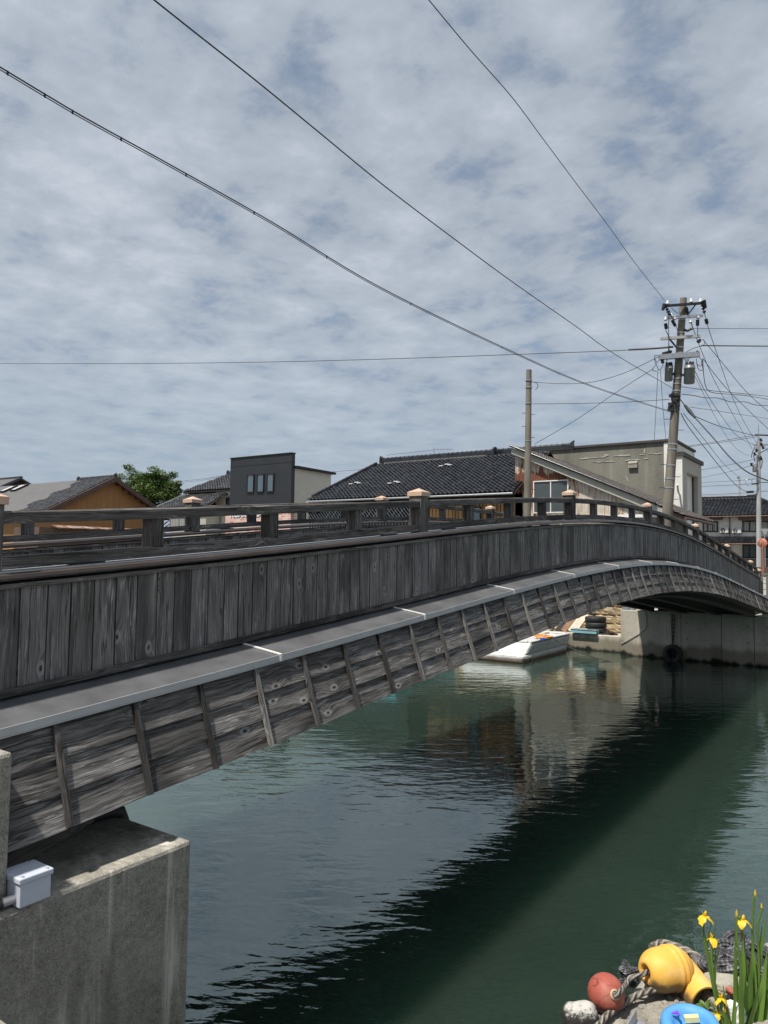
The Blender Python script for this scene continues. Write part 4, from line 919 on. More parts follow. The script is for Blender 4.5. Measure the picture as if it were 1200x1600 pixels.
# dark roof at the far left, further away
DR = thing('tiled_house', (-75, 45, 1.86), 'distant dark roofed house peeping over the ochre house at far left', 'house')
g = on(33, 748, 1, 46.0); g2 = on(-30, 757, 1, 42.0)
mb = MB(); mb.prism([(g.x, 46, g.z), (g.x - 14, 46, g.z + .1), (g.x - 14, 40, g.z - 3.0), (g.x + 1.2, 40, g.z - 3.0)], (0, 0, .15)); mb.prism([(g.x, 46, g.z), (g.x - 14, 46, g.z), (g.x - 14, 52, g.z - 3.2), (g.x + 1.2, 52, g.z - 3.2)], (0, 0, .14)); mb.build('roof', 'roof_sheet', DR)
mb = MB(); mb.obox((g.x - 14, 46, g.z + .22), (g.x + .1, 46, g.z + .22), .35, .2); mb.obox((g.x + .05, 46, g.z + .1), (g.x + 1.2, 40, g.z - 2.9), .3, .3); mb.build('ridge', 'tile', DR)
mb = MB(); mb.prism([(g.x - .6, 41, 1.9), (g.x - .6, 51, 1.9), (g.x - .6, 51, g.z - 2.4), (g.x - .6, 46, g.z - .1), (g.x - .6, 41, g.z - 2.4)], (-12, 0, 0)); mb.build('wall', 'dwood', DR)

# ------------------------------------------------------------------ white house at the end of the road
Wh = thing('white_house', (-9, 74, 1.86), 'white two storey house with black tiled roofs at the end of the road', 'house')
Yw = 70.0
er = on(1097, 806, 1, 69.2); eR2 = on(1215, 807, 1, 69.2); rg = on(1097, 780, 1, 74.0)
SvW = Vector((0, 4.8, rg.z - er.z)); Lw = SvW.length; xw0 = er.x - 6; xw1 = eR2.x + 1.5; rx1 = on(1180, 780, 1, 74.0).x
tile_roof(Wh, (xw0, 69.2, er.z), (1, 0, 0), xw1 - xw0, SvW, Lw, lambda u_, s_: (xw1 - xw0 - u_) > s_ * (xw1 - rx1) / Lw, 'tile', .32, .30)
mb = MB(); mb.prism([(xw0, 69.2, er.z - .16), (xw1, 69.2, er.z - .16), (rx1, 74, rg.z - .16), (xw0, 74, rg.z - .16)], (0, 0, .12)); mb.prism([(xw0, 78.8, er.z - .16), (xw1, 78.8, er.z - .16), (rx1, 74, rg.z - .16), (xw0, 74, rg.z - .16)], (0, 0, .12)); mb.prism([(xw1, 69.2, er.z - .17), (xw1, 78.8, er.z - .17), (rx1, 74, rg.z - .17)], (0, 0, .12)); mb.build('roof_deck', 'dwood', Wh)
ridge(Wh, (xw0, 74, rg.z), (rx1, 74, rg.z), 'tile')
mb = MB(); mb.obox((rx1, 74, rg.z + .1), (xw1, 69.2, er.z + .12), .25, .2); mb.build('hip_ridge', 'tile', Wh)
mb = MB(); mb.box((xw0 + .6, Yw, 1.9), (xw1 - .6, 78, er.z - .12)); mb.build('wall', 'render_white', Wh)
mb = MB(); mb.tube([(xw0, 69.13, er.z - .12), (xw1, 69.13, er.z - .12)], .07, 6); mb.tube([(on(1140, 806, 1, 69.9).x, 69.9, er.z - .15), (on(1140, 806, 1, 69.9).x, 69.9, 4.2)], .05, 6); mb.build('gutter', 'brownwood', Wh)
for (x0, y0, x1, y1, pn, n) in ((1098, 815, 1122, 831, 'curtain', 3), (1160, 814, 1183, 831, 'curtain', 2), (1186, 814, 1215, 831, 'curtain', 2), (1160, 851, 1182, 872, 'glass', 2), (1188, 851, 1214, 872, 'glass', 2)):
    f = window(Wh, *rectY(x0, y0, x1, y1, Yw - .02), Yw - .02, 'dwood', pn, n, .09)
for (x0, x1) in ((1097, 1128), (1154, 1216)):
    a, b, z0, z1 = rectY(x0, 809, x1, 812, 69.6); mb = MB(); mb.box((a, 69.35, z0), (b, 69.98, z1 + .05)); mb.build('window_canopy', 'brownwood', Wh)
m0 = on(1097, 838, 1, 69.9); m1 = on(1097, 848, 1, 68.4)
SvM = Vector((0, 1.5, m0.z - m1.z)); tile_roof(Wh, (xw0, 68.4, m1.z), (1, 0, 0), xw1 - xw0, SvM, SvM.length, lambda u_, s_: True, 'tile', .32, .30, 'lower_roof')
mb = MB(); mb.prism([(xw0, 68.4, m1.z - .14), (xw1, 68.4, m1.z - .14), (xw1, 69.97, m0.z - .1), (xw0, 69.97, m0.z - .1)], (0, 0, .1)); mb.tube([(xw0, 68.3, m1.z - .1), (xw1, 68.3, m1.z - .1)], .07, 6); mb.build('lower_roof_deck', 'brownwood', Wh)
a, b, z0, z1 = rectY(1135, 873, 1240, 890, 69.4); mb = MB(); mb.box((a - 2, 69.5, 1.9), (b, 69.96, z1)); mb.build('plinth_wall', 'brownwood', Wh)
a, b, z0, z1 = rectY(1125, 824, 1138, 832.5, 69.7); aircon(((a + b) / 2, 69.95, z0), b - a, z1 - z0, 'left one of two air conditioners under the white house upper windows')
a, b, z0, z1 = rectY(1144, 825, 1158, 833, 69.7); aircon(((a + b) / 2, 69.95, z0), b - a, z1 - z0, 'right one of two air conditioners, beyond the downpipe of the white house')

# ------------------------------------------------------------------ tree behind the ochre house
TRE = thing('tree', (on(235, 790, 1, 50).x, 50, 1.86), 'bushy green broadleaf tree rising behind the ochre gable house', 'tree')
tc = on(236, 765, 1, 50); tcx = tc.x; Dt = (tc - CAM).dot(_fw); pm = Dt / F
mb = MB(); mb.tube([(tcx, 50, 1.86), (tcx + .2, 50, 4), (tcx, 50.1, 6.5), (tcx + .3, 50, 9)], [.35, .28, .2, .08], 8)
for i in range(9):
    a = i * .7; mb.tube([(tcx, 50, 4.5 + i * .35), (tcx + 1.6 * math.cos(a), 50 + 1.6 * math.sin(a), 6.2 + i * .3), (tcx + 3.0 * math.cos(a), 50 + 3.0 * math.sin(a), 7.2 + i * .35)], [.14, .08, .03], 6)
mb.build('trunk', 'bark', TRE)
rs = random.Random(5); mb = MB()
cl = []
for i in range(170):
    while True:
        v = Vector((rs.uniform(-1, 1), rs.uniform(-1, 1), rs.uniform(-.7, 1)))
        if .35 < v.length < 1: break
    cl.append((tc + Vector((v.x * 50 * pm, v.y * 3.2, v.z * 34 * pm - .6)), rs.uniform(.55, 1.15)))
for px_, py_, r_ in ((200, 730, .7), (206, 737, .8), (270, 742, .7), (278, 756, .6), (240, 734, .9), (190, 745, .8), (264, 775, .8)): cl.append((on(px_, py_, 1, 50 + rs.uniform(-1, 1)), r_))
for c, r_ in cl:
    t0 = rs.uniform(.75, 1.25)
    for j in range(230):
        v = Vector((rs.gauss(0, 1), rs.gauss(0, 1), rs.gauss(0, 1))).normalized(); p = c + v * r_ * rs.uniform(.4, 1.05) * Vector((1, 1, .62)).length / 1.5
        p.z = c.z + (p.z - c.z) * .6; a = Vector((rs.gauss(0, 1), rs.gauss(0, 1), rs.gauss(0, .5))).normalized(); b = a.cross(Vector((rs.gauss(0, .4), rs.gauss(0, .4), 1))).normalized(); s_ = rs.uniform(.10, .19)
        t = t0 * rs.uniform(.8, 1.2); mb.face([p - a * s_, p + b * s_ * .45, p + a * s_, p - b * s_ * .45], None, (t, t, t * .9))
mb.build('crown', 'leaf', TRE)

# ------------------------------------------------------------------ utility poles
DU = (on(1043, 800, 1, 25.0) - CAM).dot(_fw)
UP = thing('utility_pole', (-3.75, 25.0, 1.86), 'leaning concrete utility pole with crossarms and two grey transformers by the rusty shed', 'utility pole')
pb, ptp = at(1043, 800, DU), at(1068, 466, DU); ax = (ptp - pb).normalized(); base = pb - ax * ((pb.z - 1.86) / ax.z); Lp = (ptp - base).length
def up(f): return base + ax * (Lp * f)
mb = MB(); mb.tube([up(i / 12) for i in range(13)], [.235 - .105 * i / 12 for i in range(13)], 18); mb.build('shaft', 'pole', UP)
for yp in (592, 600, 611, 618, 624, 634, 641, 694, 702, 727, 748, 762, 520, 500, 543, 552):
    f = (800 - yp) / 334; c = pb.lerp(ptp, f); rr = .235 - .105 * ((c - base).length / Lp); mb = MB(); mb.tube([c - ax * .03, c + ax * .03], rr + .012, 16); mb.build('steel_band', 'silver', UP)
for i, yp in enumerate((655, 672, 690, 708, 726, 745, 762, 780)):
    c = pb.lerp(ptp, (800 - yp) / 334); s = 1 if i % 2 else -1; mb = MB(); mb.tube([c, c + _r * (s * .42)], .012, 5); mb.build('step_bolt', 'dark', UP)
mb = MB()
for yp, xs in ((618, 0), (624, .03), (633, -.02), (640, .02)):
    c = pb.lerp(ptp, (800 - yp) / 334) + _r * xs
    for q in range(4): mb.obox(c + Vector((U(-.2, .2), -.2, U(-.1, .1))), c + Vector((U(-.25, .25), -.26, U(-.12, .12))), .07, .1)
mb.build('clamp', 'dark', UP)
def Pp(zx, zy, dd=0.0): return at(960 + zx / 5, 440 + zy / 5, DU + dd)     # survey sheet of the pole head
def arm(p, q, w_, mat='silver', dd=-.22):
    mb = MB(); mb.obox(Pp(*p, dd), Pp(*q, dd), w_, w_); return mb.build('crossarm', mat, UP)
arm((395, 190), (690, 168), .09, 'dark'); arm((400, 285), (690, 265), .10); arm((362, 446), (672, 426), .11, 'pole_pale'); arm((352, 592), (662, 568), .20, 'silver')
mb = MB(); mb.obox(Pp(585, 245, -.2), Pp(640, 172, -.2), .05, .05); mb.obox(Pp(490, 520, -.2), Pp(430, 448, -.2), .05, .05); mb.build('arm_brace', 'dark', UP)
def insul(zx, zy, flip=1, s=1.0):
    s *= .72; c = Pp(zx, zy, -.22); mb = MB(); mb.lathe([(.03 * s, -.12 * s), (.09 * s, -.10 * s), (.10 * s, -.02 * s), (.06 * s, .0), (.085 * s, .05 * s), (.05 * s, .1 * s), (.03 * s, .14 * s)], c, (0, 0, flip), 12); mb.build('insulator', 'porcelain', UP)
for zx, zy in ((415, 165), (600, 150), (672, 150), (400, 290), (472, 285), (655, 275), (445, 265), (595, 310)): insul(zx, zy)
def string(p, q, n=4):
    p, q = Pp(*p, -.25), Pp(*q, -.25); mb = MB(); mb.tube([p, q], .02, 5)
    for i in range(n): c = p.lerp(q, (i + .5) / n); d_ = (q - p).normalized() * .035; mb.tube([c - d_, c + d_], [.075, .05], 10)
    mb.build('strain_insulator', 'black', UP)
for p, q in (((400, 190), (432, 265)), ((680, 150), (705, 250)), ((450, 300), (478, 350)), ((560, 200), (575, 260)), ((375, 565), (450, 545)), ((365, 580), (380, 640)), ((640, 545), (660, 575)), ((400, 330), (406, 370)), ((650, 300), (650, 345)), ((715, 295), (725, 330)), ((655, 470), (670, 455))): string(p, q)
mb = MB(); c = Pp(690, 150, -.25); mb.tube([c, c + _r * .12 - _u * .3], [.12, .05], 8); c = Pp(395, 180, -.25); mb.tube([c, c - _r * .1 - _u * .22], [.11, .05], 8); mb.build('strain_clamp', 'dark', UP)
for (xa_, xb_, ya_, yb_, dd) in ((397, 457, 660, 778, -.1), (548, 628, 655, 798, -.35)):
    ct, cb = Pp((xa_ + xb_) / 2, ya_, dd), Pp((xa_ + xb_) / 2 - 4, yb_, dd); rr = (xb_ - xa_) / 10 / F * DU
    mb = MB(); ln = (ct - cb).length; mb.lathe([(rr * .85, 0), (rr, .03), (rr, ln * .80), (rr * 1.06, ln * .81), (rr * 1.06, ln * .85), (rr, ln * .86), (rr, ln * .97), (rr * .8, ln)], cb, (ct - cb), 20); T_ = mb.build('transformer', 'trafo', UP)
    for q in (-.6, .1, .6):
        mb = MB(); c = ct + _r * rr * q; mb.lathe([(.05, -.05), (.07, .02), (.04, .05), (.06, .1), (.03, .16)], c, (0, 0, 1), 8); mb.build('bushing', 'dark', T_)
    mb = MB(); c = cb.lerp(ct, .45); mb.obox(c, pb.lerp(ptp, (800 - (440 + (ya_ + yb_) / 10)) / 334), .10, .10); mb.build('bracket', 'dark', T_)
mb = MB()
def loop(pts, r_=.013, dd=-.3): 
    P = [Pp(*p, dd) for p in pts]; mb.tube(smooth(P), r_, 5)
def smooth(P, n=8):
    P = [Vector(p) for p in P]; o = []
    for i in range(len(P) - 1):
        p0, p1, p2, p3 = P[max(i - 1, 0)], P[i], P[i + 1], P[min(i + 2, len(P) - 1)]
        for k_ in range(n):
            t = k_ / n; o.append(.5 * ((2 * p1) + (p2 - p0) * t + (2 * p0 - 5 * p1 + 4 * p2 - p3) * t * t + (3 * p1 - p0 - 3 * p2 + p3) * t ** 3))
    return o + [P[-1]]
loop(((350, 590), (315, 600), (320, 650), (295, 690), (330, 700))); loop(((370, 600), (330, 640), (350, 690), (380, 650), (360, 600))); loop(((350, 580), (312, 580), (330, 630)))
loop(((660, 590), (685, 620), (670, 660), (640, 640))); loop(((640, 600), (655, 680), (690, 690), (680, 620))); loop(((545, 560), (620, 520), (690, 500), (705, 470), (690, 450))); loop(((600, 580), (560, 640), (570, 680), (600, 690)))
loop(((400, 380), (420, 420), (425, 470), (420, 560), (405, 640)), .016); loop(((425, 265), (424, 420), (430, 560)), .014); loop(((650, 300), (650, 420)), .014); loop(((430, 230), (470, 320), (500, 400)), .014); loop(((600, 320), (612, 370), (590, 375)), .02)
loop(((445, 205), (490, 245), (520, 240)), .012); loop(((540, 370), (570, 385), (600, 365)), .05); loop(((530, 590), (575, 640), (560, 690)), .016); loop(((560, 600), (600, 640), (620, 660)), .012)
mb.build('jumper_cable', 'wire', UP)
mb = MB(); a = at(1058, 756, DU - .1); b = at(1076, 746, DU - .1)

PO = thing('bare_pole', (-9.56, 24.5, 1.86), 'plain grey concrete pole without crossarms in front of the rusty shed', 'pole')
b0, b1 = on(824, 800, 1, 24.5), on(826.5, 578, 1, 24.5); bb = b0 + (b0 - b1) * ((b0.z - 1.86) / (b1.z - b0.z))
mb = MB(); mb.tube([bb.lerp(b1, i / 8) for i in range(9)], [.185 - .065 * i / 8 for i in range(9)], 18); mb.build('shaft', 'pole', PO)
for yp in (595, 606, 631, 690, 770): c = b0.lerp(b1, (800 - yp) / 222); mb = MB(); mb.tube([c - Vector((0, 0, .02)), c + Vector((0, 0, .02))], .155, 14); mb.build('steel_band', 'silver', PO)
for i, yp in enumerate((646, 648, 667, 684, 722, 765)): c = b0.lerp(b1, (800 - yp) / 222); s = -1 if i in (0, 2) else 1; mb = MB(); mb.tube([c, c + _r * .30 * s], .011, 5); mb.build('step_bolt', 'dark', PO)
mb = MB(); c = b0.lerp(b1, (800 - 597) / 222) + _r * .1; mb.tube(smooth([c, c + _r * .25 - _u * .05, c + _r * .3 - _u * .22, c + _r * .2 - _u * .35]), .014, 5); mb.build('cable_tail', 'wire', PO)

DF = 55.0
FPb, FPt = at(1186, 886, DF), at(1185, 690, DF)
FP = thing('utility_pole', (FPb.x, FPb.y, 1.86), 'slim pale utility pole at the right edge near the orange road mirror', 'utility pole')
bb = FPb + (FPb - FPt) * ((FPb.z - 1.86) / (FPt.z - FPb.z))
mb = MB(); mb.tube([bb.lerp(FPt, i / 6) for i in range(7)], [.19 - .05 * i / 6 for i in range(7)], 14); mb.build('shaft', 'pole_pale', FP)
mb = MB(); mb.tube([at(1185, 690, DF), at(1185, 676, DF), at(1185, 664, DF)], [.09, .04, .03], 8); mb.build('finial', 'silver', FP)
mb = MB(); mb.obox(at(1178, 695.5, DF), at(1200, 695, DF), .1, .1); mb.build('crossarm', 'silver', FP)
mb = MB(); mb.obox(at(1180, 679.5, DF), at(1206, 680.5, DF), .09, .09); mb.build('crossarm', 'dark', FP)
mb = MB(); ct, cb = at(1179.5, 726.5, DF - .2), at(1179.5, 737.5, DF - .2); mb.lathe([(.15, 0), (.16, .03), (.16, .5), (.13, .53)], cb, (0, 0, 1), 14); mb.build('transformer', 'trafo', FP)
mb = MB()
for pts in (((1180, 698), (1176, 706), (1174, 715)), ((1182, 702), (1178, 712), (1180, 722)), ((1189, 712), (1191, 722), (1189, 732)), ((1173, 724), (1177, 724))): mb.tube(smooth([at(x_, y_, DF - .3) for x_, y_ in pts]), .03, 5)
for x_, y_ in ((1188, 685), (1188.5, 692), (1191, 697), (1181, 701), (1178, 707), (1188, 714), (1173, 723.5)): c = at(x_, y_, DF - .25); mb.tube([c, c + _r * .1 - _u * .22], [.07, .09], 7)
mb.build('cable_fittings', 'black', FP)
mb = MB(); mb.tube([at(1170 + 5.2 * math.cos(a * .4488) - 0, 753.5 + 5.2 * math.sin(a * .4488), DF - .3) for a in range(15)], .022, 5); mb.tube([at(1175, 748, DF - .3), at(1186, 748, DF - .2)], .03, 5); mb.build('cable_ring', 'silver', FP)
mb = MB(); mb.obox(at(1174, 756.5, DF - .3), at(1184, 755.5, DF - .2), .10, .10); mb.build('splice_case', 'black', FP)
p0, p1 = at(1155.5, 782, 80), at(1155, 744, 80)
FP2 = thing('small_pole', (p0.x, p0.y, 1.86), 'thin distant pole just above the white house roof ridge', 'pole')
mb = MB(); mb.tube([Vector((p0.x, p0.y, 1.86)), p0, p1], [.13, .11, .10], 10); mb.build('shaft', 'pole_pale', FP2)
mb = MB(); c = at(1155, 746.5, 80); mb.obox(c - _r * .22, c + _r * .12, .1, .12); mb.build('bracket', 'dark', FP2)

# ------------------------------------------------------------------ wires
def wire(pts, d0, d1, r_, label, mat='wire', ext0=0, ext1=0, extra=None, group='overhead cables around the utility poles'):
    Ls = [0]
    for p, q in zip(pts[:-1], pts[1:]): Ls.append(Ls[-1] + math.hypot(q[0] - p[0], q[1] - p[1]))
    P = [at(x_, y_, 1 / (1 / d0 + (1 / d1 - 1 / d0) * l / Ls[-1])) for (x_, y_), l in zip(pts, Ls)]
    P = smooth(P, 10)
    if ext0: P = [P[0] + (P[0] - P[4]).normalized() * ext0] + P
    if ext1: P = P + [P[-1] + (P[-1] - P[-5]).normalized() * ext1]
    mb = MB(); mb.tube(P, r_, 6)
    if extra: extra(mb, P)
    o = one('cable', mb, mat, label, 'cable', group); return o
def spacers(mb, P):
    P2 = [p - _u * .034 for p in P]; mb.tube(P2, .007, 6)
    for i in range(4, len(P) - 1, 7): mb.obox(P[i] + _u * .010, P2[i] - _u * .012, .016, .024)
W = 'overhead cables at the leaning utility pole'
wire([(-6, 101), (70, 147), (140, 188), (276, 263), (430, 350), (600, 452), (800, 549), (920, 601), (1045, 642)], 9.3, DU, .0100, 'lower thick double cable with clips crossing the sky from the upper left edge', extra=spacers, ext0=6)
wire([(236, -4), (300, 47), (400, 126), (500, 208), (600, 290), (700, 366), (800, 440), (900, 510), (960, 553), (1050, 606)], 9, DU, .0105, 'upper single black cable running from the top left down to the pole', ext0=6)
wire([(666, -5), (735, 78), (800, 152), (850, 219), (900, 286), (950, 352), (990, 408), (1038, 469)], 13, DU - .3, .010, 'thin lone wire dropping from the top edge to the pole top', ext0=6)
wire([(-5, 568), (200, 568), (400, 566), (600, 561), (800, 554), (960, 548), (985, 546)], 60, DU + 1, .016, 'thin nearly level wire across the whole left sky', 'wire', ext0=20)
wire([(982, 546.5), (1020, 544.5), (1052, 542)], DU + .95, DU, .040, 'thick sleeve section of cable ending left at the pole above the transformers')
wire([(834, 597), (880, 599.5), (925, 597), (975, 583), (1022, 561)], 33, DU, .012, 'sagging wire from the bare pole top to the transformer arm')
wire([(833, 631), (900, 630.5), (980, 628), (1046, 624)], 33, DU, .013, 'straight level wire between the bare pole and the leaning pole')
wire([(835, 694), (900, 656), (960, 615), (1021, 576)], 33.5, DU, .011, 'diagonal wire rising from behind the bare pole to the transformer arm')
wire([(1022, 693), (1025, 640), (1028, 578)], 37, DU, .010, 'left one of two thin wires hanging down left of the leaning pole')
wire([(1041, 690), (1036, 640), (1032, 578)], 37, DU, .010, 'right one of two thin wires hanging down left of the leaning pole')
wire([(1101, 490), (1108, 516), (1120, 552), (1141, 612), (1160, 654), (1182, 692)], DU, DF, .014, 'wire from the pole top strain clamp to the slim pole, outermost of the descending fan')
wire([(1083, 513), (1096, 548), (1116, 594), (1142, 642), (1175, 701)], DU, DF, .014, 'wire of the descending fan starting at the second crossarm')
wire([(1098, 530), (1132, 571), (1168, 614), (1206, 648)], DU, 42, .014, 'wire leaving the third crossarm steeply to the right frame edge', ext1=6)
wire([(1098, 560), (1140, 612), (1204, 674)], DU, 42, .014, 'wire leaving the transformer arm to the right frame edge', ext1=6)
wire([(1086, 580), (1104, 615), (1131, 655), (1154, 683), (1179, 695)], DU, DF, .014, 'sagging wire from below the transformer arm to the slim pole crossarm')
wire([(1086, 588), (1112, 641), (1136, 683), (1153, 703), (1170, 712)], DU, DF, .010, 'faint lowest sagging wire from the right transformer to the slim pole')
wire([(1082, 513), (1140, 513.4), (1205, 513.5)], DU, 36, .011, 'level thin wire to the right edge from the second crossarm', ext1=6)
wire([(1096, 540), (1150, 540.5), (1205, 541)], DU, 36, .026, 'thick level cable to the right edge above the transformers', ext1=6)
wire([(1063, 604), (1108, 610), (1160, 615), (1206, 620)], DU, 40, .014, 'slightly sloping wire to the right just below the transformers', ext1=6)
wire([(1098, 560), (1099.5, 585), (1103, 604), (1112, 613), (1140, 616), (1165, 618), (1206, 625)], DU - .2, 40, .015, 'cable hanging in a J bend from the arm then running right', ext1=6)
wire([(1066, 616), (1084, 618), (1102, 621.5), (1122, 622), (1142, 628), (1164, 628), (1182, 633), (1206, 634)], DU, 40, .016, 'wavy spiral bound cable running right below the J bend cable', ext1=6)
wire([(1078, 636), (1140, 645), (1206, 655)], DU, 42, .010, 'faint straight wire running right beneath the wavy cable', ext1=6)
wire([(1061, 622), (1082, 648), (1100, 668), (1116, 686), (1140, 714), (1164, 735), (1184, 745), (1206, 753)], DU, 24, .021, 'thick black cable with splice sleeve sagging right past the slim pole', ext1=4, extra=lambda mb, P: mb.tube([P[5], P[8], P[12]], [.05, .075, .04], 8))
wire([(1080, 648), (1124, 666), (1160, 676), (1182, 681)], DU, DF, .018, 'cable branching from the thick splice towards the slim pole top')
wire([(1064, 646), (1074, 664), (1088, 683), (1104, 703), (1122, 726), (1144, 752), (1158, 764), (1170, 769)], DU, 50, .019, 'dark cable sagging low to a black sleeve above the white house')
wire([(1068, 646), (1100, 686), (1132, 726), (1154, 745)], DU, 80, .016, 'wire going down to the thin distant pole')
wire([(1064, 698.5), (1120, 690), (1182, 679.5)], 60, DF, .018, 'upper one of a pair of wires behind the white annex roof to the slim pole')
wire([(1070, 699), (1125, 691.5), (1182, 682.5)], 60, DF, .018, 'lower one of a pair of wires behind the white annex roof to the slim pole')
for i, (y0, y1, d_, lab) in enumerate(((735, 716, 70, 'highest of the faint wires between the annex and the slim pole'), (748, 724, 90, 'second faint wire below the slim pole transformer'), (754, 748, 70, 'third wire above the white house roof'), (760, 755, 70, 'fourth wire above the white house roof'), (773.5, 768, 70, 'lowest wire just above the white house roof ridge'))):
    wire([(1090, y0), (1140, (y0 + y1) / 2 + .8), (1185, y1)], d_, DF + .3, .017, lab)
wire([(1186, 686), (1196, 700), (1208, 716)], DF, 60, .016, 'short wire falling right from the slim pole', ext1=4); wire([(1187, 708), (1206, 698)], DF, 50, .03, 'thick stay rising right from the slim pole', ext1=4)
wire([(1187, 753.5), (1206, 754)], DF, 56, .03, 'level cable right of the slim pole at the cable ring', ext1=4); wire([(1187, 768), (1206, 767)], DF, 56, .02, 'level cable right of the slim pole near the roof ridge', ext1=4)
mb = MB(); mb.obox(at(1167, 769, 52), at(1177, 768.5, 52), .14, .16); one('splice_sleeve', mb, 'black', 'black splice sleeve floating on the cable above the white house roof', 'splice')
wire([(1146, 776.5), (1183, 772.5)], 56, DF, .032, 'short thick cable reaching the slim pole just above the roof ridge')
wire([(278, 752), (320, 748), (357, 741)], 120, 62, .02, 'upper of two faint wires behind the small tiled house', ext0=20); wire([(278, 754), (320, 750), (357, 742)], 120, 62, .018, 'lower of two faint wires behind the small tiled house', ext0=20)
wire([(520, 737), (560, 734), (600, 729)], 80, 60, .02, 'faint wire between the cream wall and the long tiled roof', ext0=10)

# ------------------------------------------------------------------ road mirror, sign, railing by the far end
D45 = 40.0
MR = thing('road_mirror', tuple(at(1192, 908, D45)), 'round convex road mirror seen from its faded orange back on an orange post', 'road mirror')
c = at(1191, 848.5, D45); nrm = (CAM - c).normalized(); nrm.z = 0; nrm.normalize()
mb = MB(); mb.lathe([(.0, .05), (.12, .045), (.215, .015), (.245, .0), (.25, -.02), (.235, -.03)], c, nrm, 28); DK = mb.build('mirror_back', 'mirror_orange', MR)
mb = MB(); mb.tube([c + Vector((math.cos(a * .2244) * _r0.x * .25, math.cos(a * .2244) * _r0.y * .25, math.sin(a * .2244) * .25)) for a in range(29)], .014, 6); mb.build('rim', 'mirror_orange', DK)
mb = MB(); mb.obox(c + nrm * .06 - _r * .2, c + nrm * .06 + _r * .2, .02, .035); mb.obox(c + nrm * .065 - _u * .2, c + nrm * .065 + _u * .2, .035, .02); mb.obox(c + nrm * .06 - _r * .05, c + nrm * .06 + _r * .05, .05, .12); mb.build('bracket', 'silver', DK)
mb = MB(); mb.tube([at(1192.6, 908, D45), at(1192.3, 880, D45), at(1191.6, 846, D45) + nrm * .09], .034, 12); mb.build('post', 'mirror_orange', MR)
mb = MB()
for yy in (861, 868): mb.tube([at(1192.2, yy, D45) - _u * .02, at(1192.2, yy, D45) + _u * .02], .042, 10)
mb.obox(at(1188, 903.5, D45), at(1197, 903.5, D45), .05, .05); mb.build('clamp', 'dark', MR)
SG = thing('road_sign', tuple(at(1195, 838, 52)), 'grey back of an inverted triangle road sign at the right edge', 'road sign')
tri = [at(1188, 826, 52), at(1203, 826, 52), at(1195.3, 836.5, 52)]
mb = MB(); mb.prism(tri, _fw * .02); mb.build('sign_plate', 'pole_pale', SG)
mb = MB(); s0 = at(1195.3, 828, 52) + _fw * .06; mb.tube([s0, Vector((s0.x, s0.y, 1.86))], .035, 8); mb.build('sign_post', 'silver', SG)
RL = thing('railing', (.9, 22.0, 2.12), 'grey steel post railing on the parapet at the far right bank', 'railing')
for px_ in (1190.5, 1199.5, 1209):
    p = on(px_, 932, 1, 22.0); mb = MB(); mb.box((p.x - .04, 21.95, 2.10), (p.x + .04, 22.05, 3.02), 2); mb.build('post', 'trafo', RL)
xa_, xb_ = on(1186, 930, 1, 22).x, 3.0
mb = MB()
for zz in (3.0,): mb.box((xa_, 21.94, zz), (xb_, 22.06, zz + .06))
mb.build('top_rail', 'trafo', RL)
mb = MB()
for zz in (2.3, 2.5, 2.7, 2.85): mb.box((xa_, 21.985, zz), (xb_, 22.015, zz + .02))
mb.build('bars', 'silver', RL)
a = on(1186, 902, 1, 30.0); b = on(1225, 930, 1, 30.0)
mb = MB(); mb.box((a.x, 30.0, 1.85), (b.x + 2, 30.2, a.z)); one('tiled_wall', mb, 'cream', 'low pale garden wall behind the far right railing', 'wall')
a = on(1180, 886, 1, 48.0); mb = MB(); mb.box((a.x - .5, 48, 1.85), (a.x + 9, 48.3, a.z)); one('garden_wall', mb, 'brownwood', 'brownish garden wall behind the orange mirror post', 'wall')

# ------------------------------------------------------------------ foreground heap on the quay
QZ = 1.32
def q(x_, y_, z_=QZ): p = on(x_, y_, 2, z_); return p
edge = [q(886, 1602, QZ - .05), q(912, 1578, QZ - .03), q(950, 1560, QZ - .02), q(985, 1532, QZ - .02), q(1020, 1500), q(1050, 1484), q(1110, 1478), q(1205, 1462), Vector((4.6, -1.3, 0)), Vector((6.0, -3.4, 0)), Vector((4.4, -4.5, 0)), Vector((2.6, -4.2, 0)), Vector((2.3, -3.5, 0))]
E2 = [(p.x, p.y) for p in edge]
def sdf(x_, y_):
    ins = False; dm = 9
    for i in range(len(E2)):
        (ax_, ay_), (bx_, by_) = E2[i], E2[(i + 1) % len(E2)]
        if (ay_ > y_) != (by_ > y_) and x_ < (bx_ - ax_) * (y_ - ay_) / (by_ - ay_) + ax_: ins = not ins
        ex, ey = bx_ - ax_, by_ - ay_; t = max(0, min(1, ((x_ - ax_) * ex + (y_ - ay_) * ey) / (ex * ex + ey * ey))); dm = min(dm, math.hypot(x_ - ax_ - ex * t, y_ - ay_ - ey * t))
    return -dm if ins else dm
def gz(x_, y_):
    d_ = sdf(x_, y_); n = mn.noise(Vector((x_ * 4, y_ * 4, 0))) * .025 + mn.noise(Vector((x_ * 14, y_ * 14, 3))) * .008 + mn.noise(Vector((x_ * 45, y_ * 45, 7))) * .003
    d_ += mn.noise(Vector((x_ * 7, y_ * 7, 9))) * .03
    return QZ - .005 + n - (max(0, d_ + .05) ** 1.5) * 9 - max(0, d_) * 4
rows = []
nx_, ny_ = 190, 190
for j in range(ny_ + 1):
    rows.append([(1.9 + 4.3 * i / nx_, -4.6 + 4.0 * j / ny_, max(-.6, gz(1.9 + 4.3 * i / nx_, -4.6 + 4.0 * j / ny_))) for i in range(nx_ + 1)])
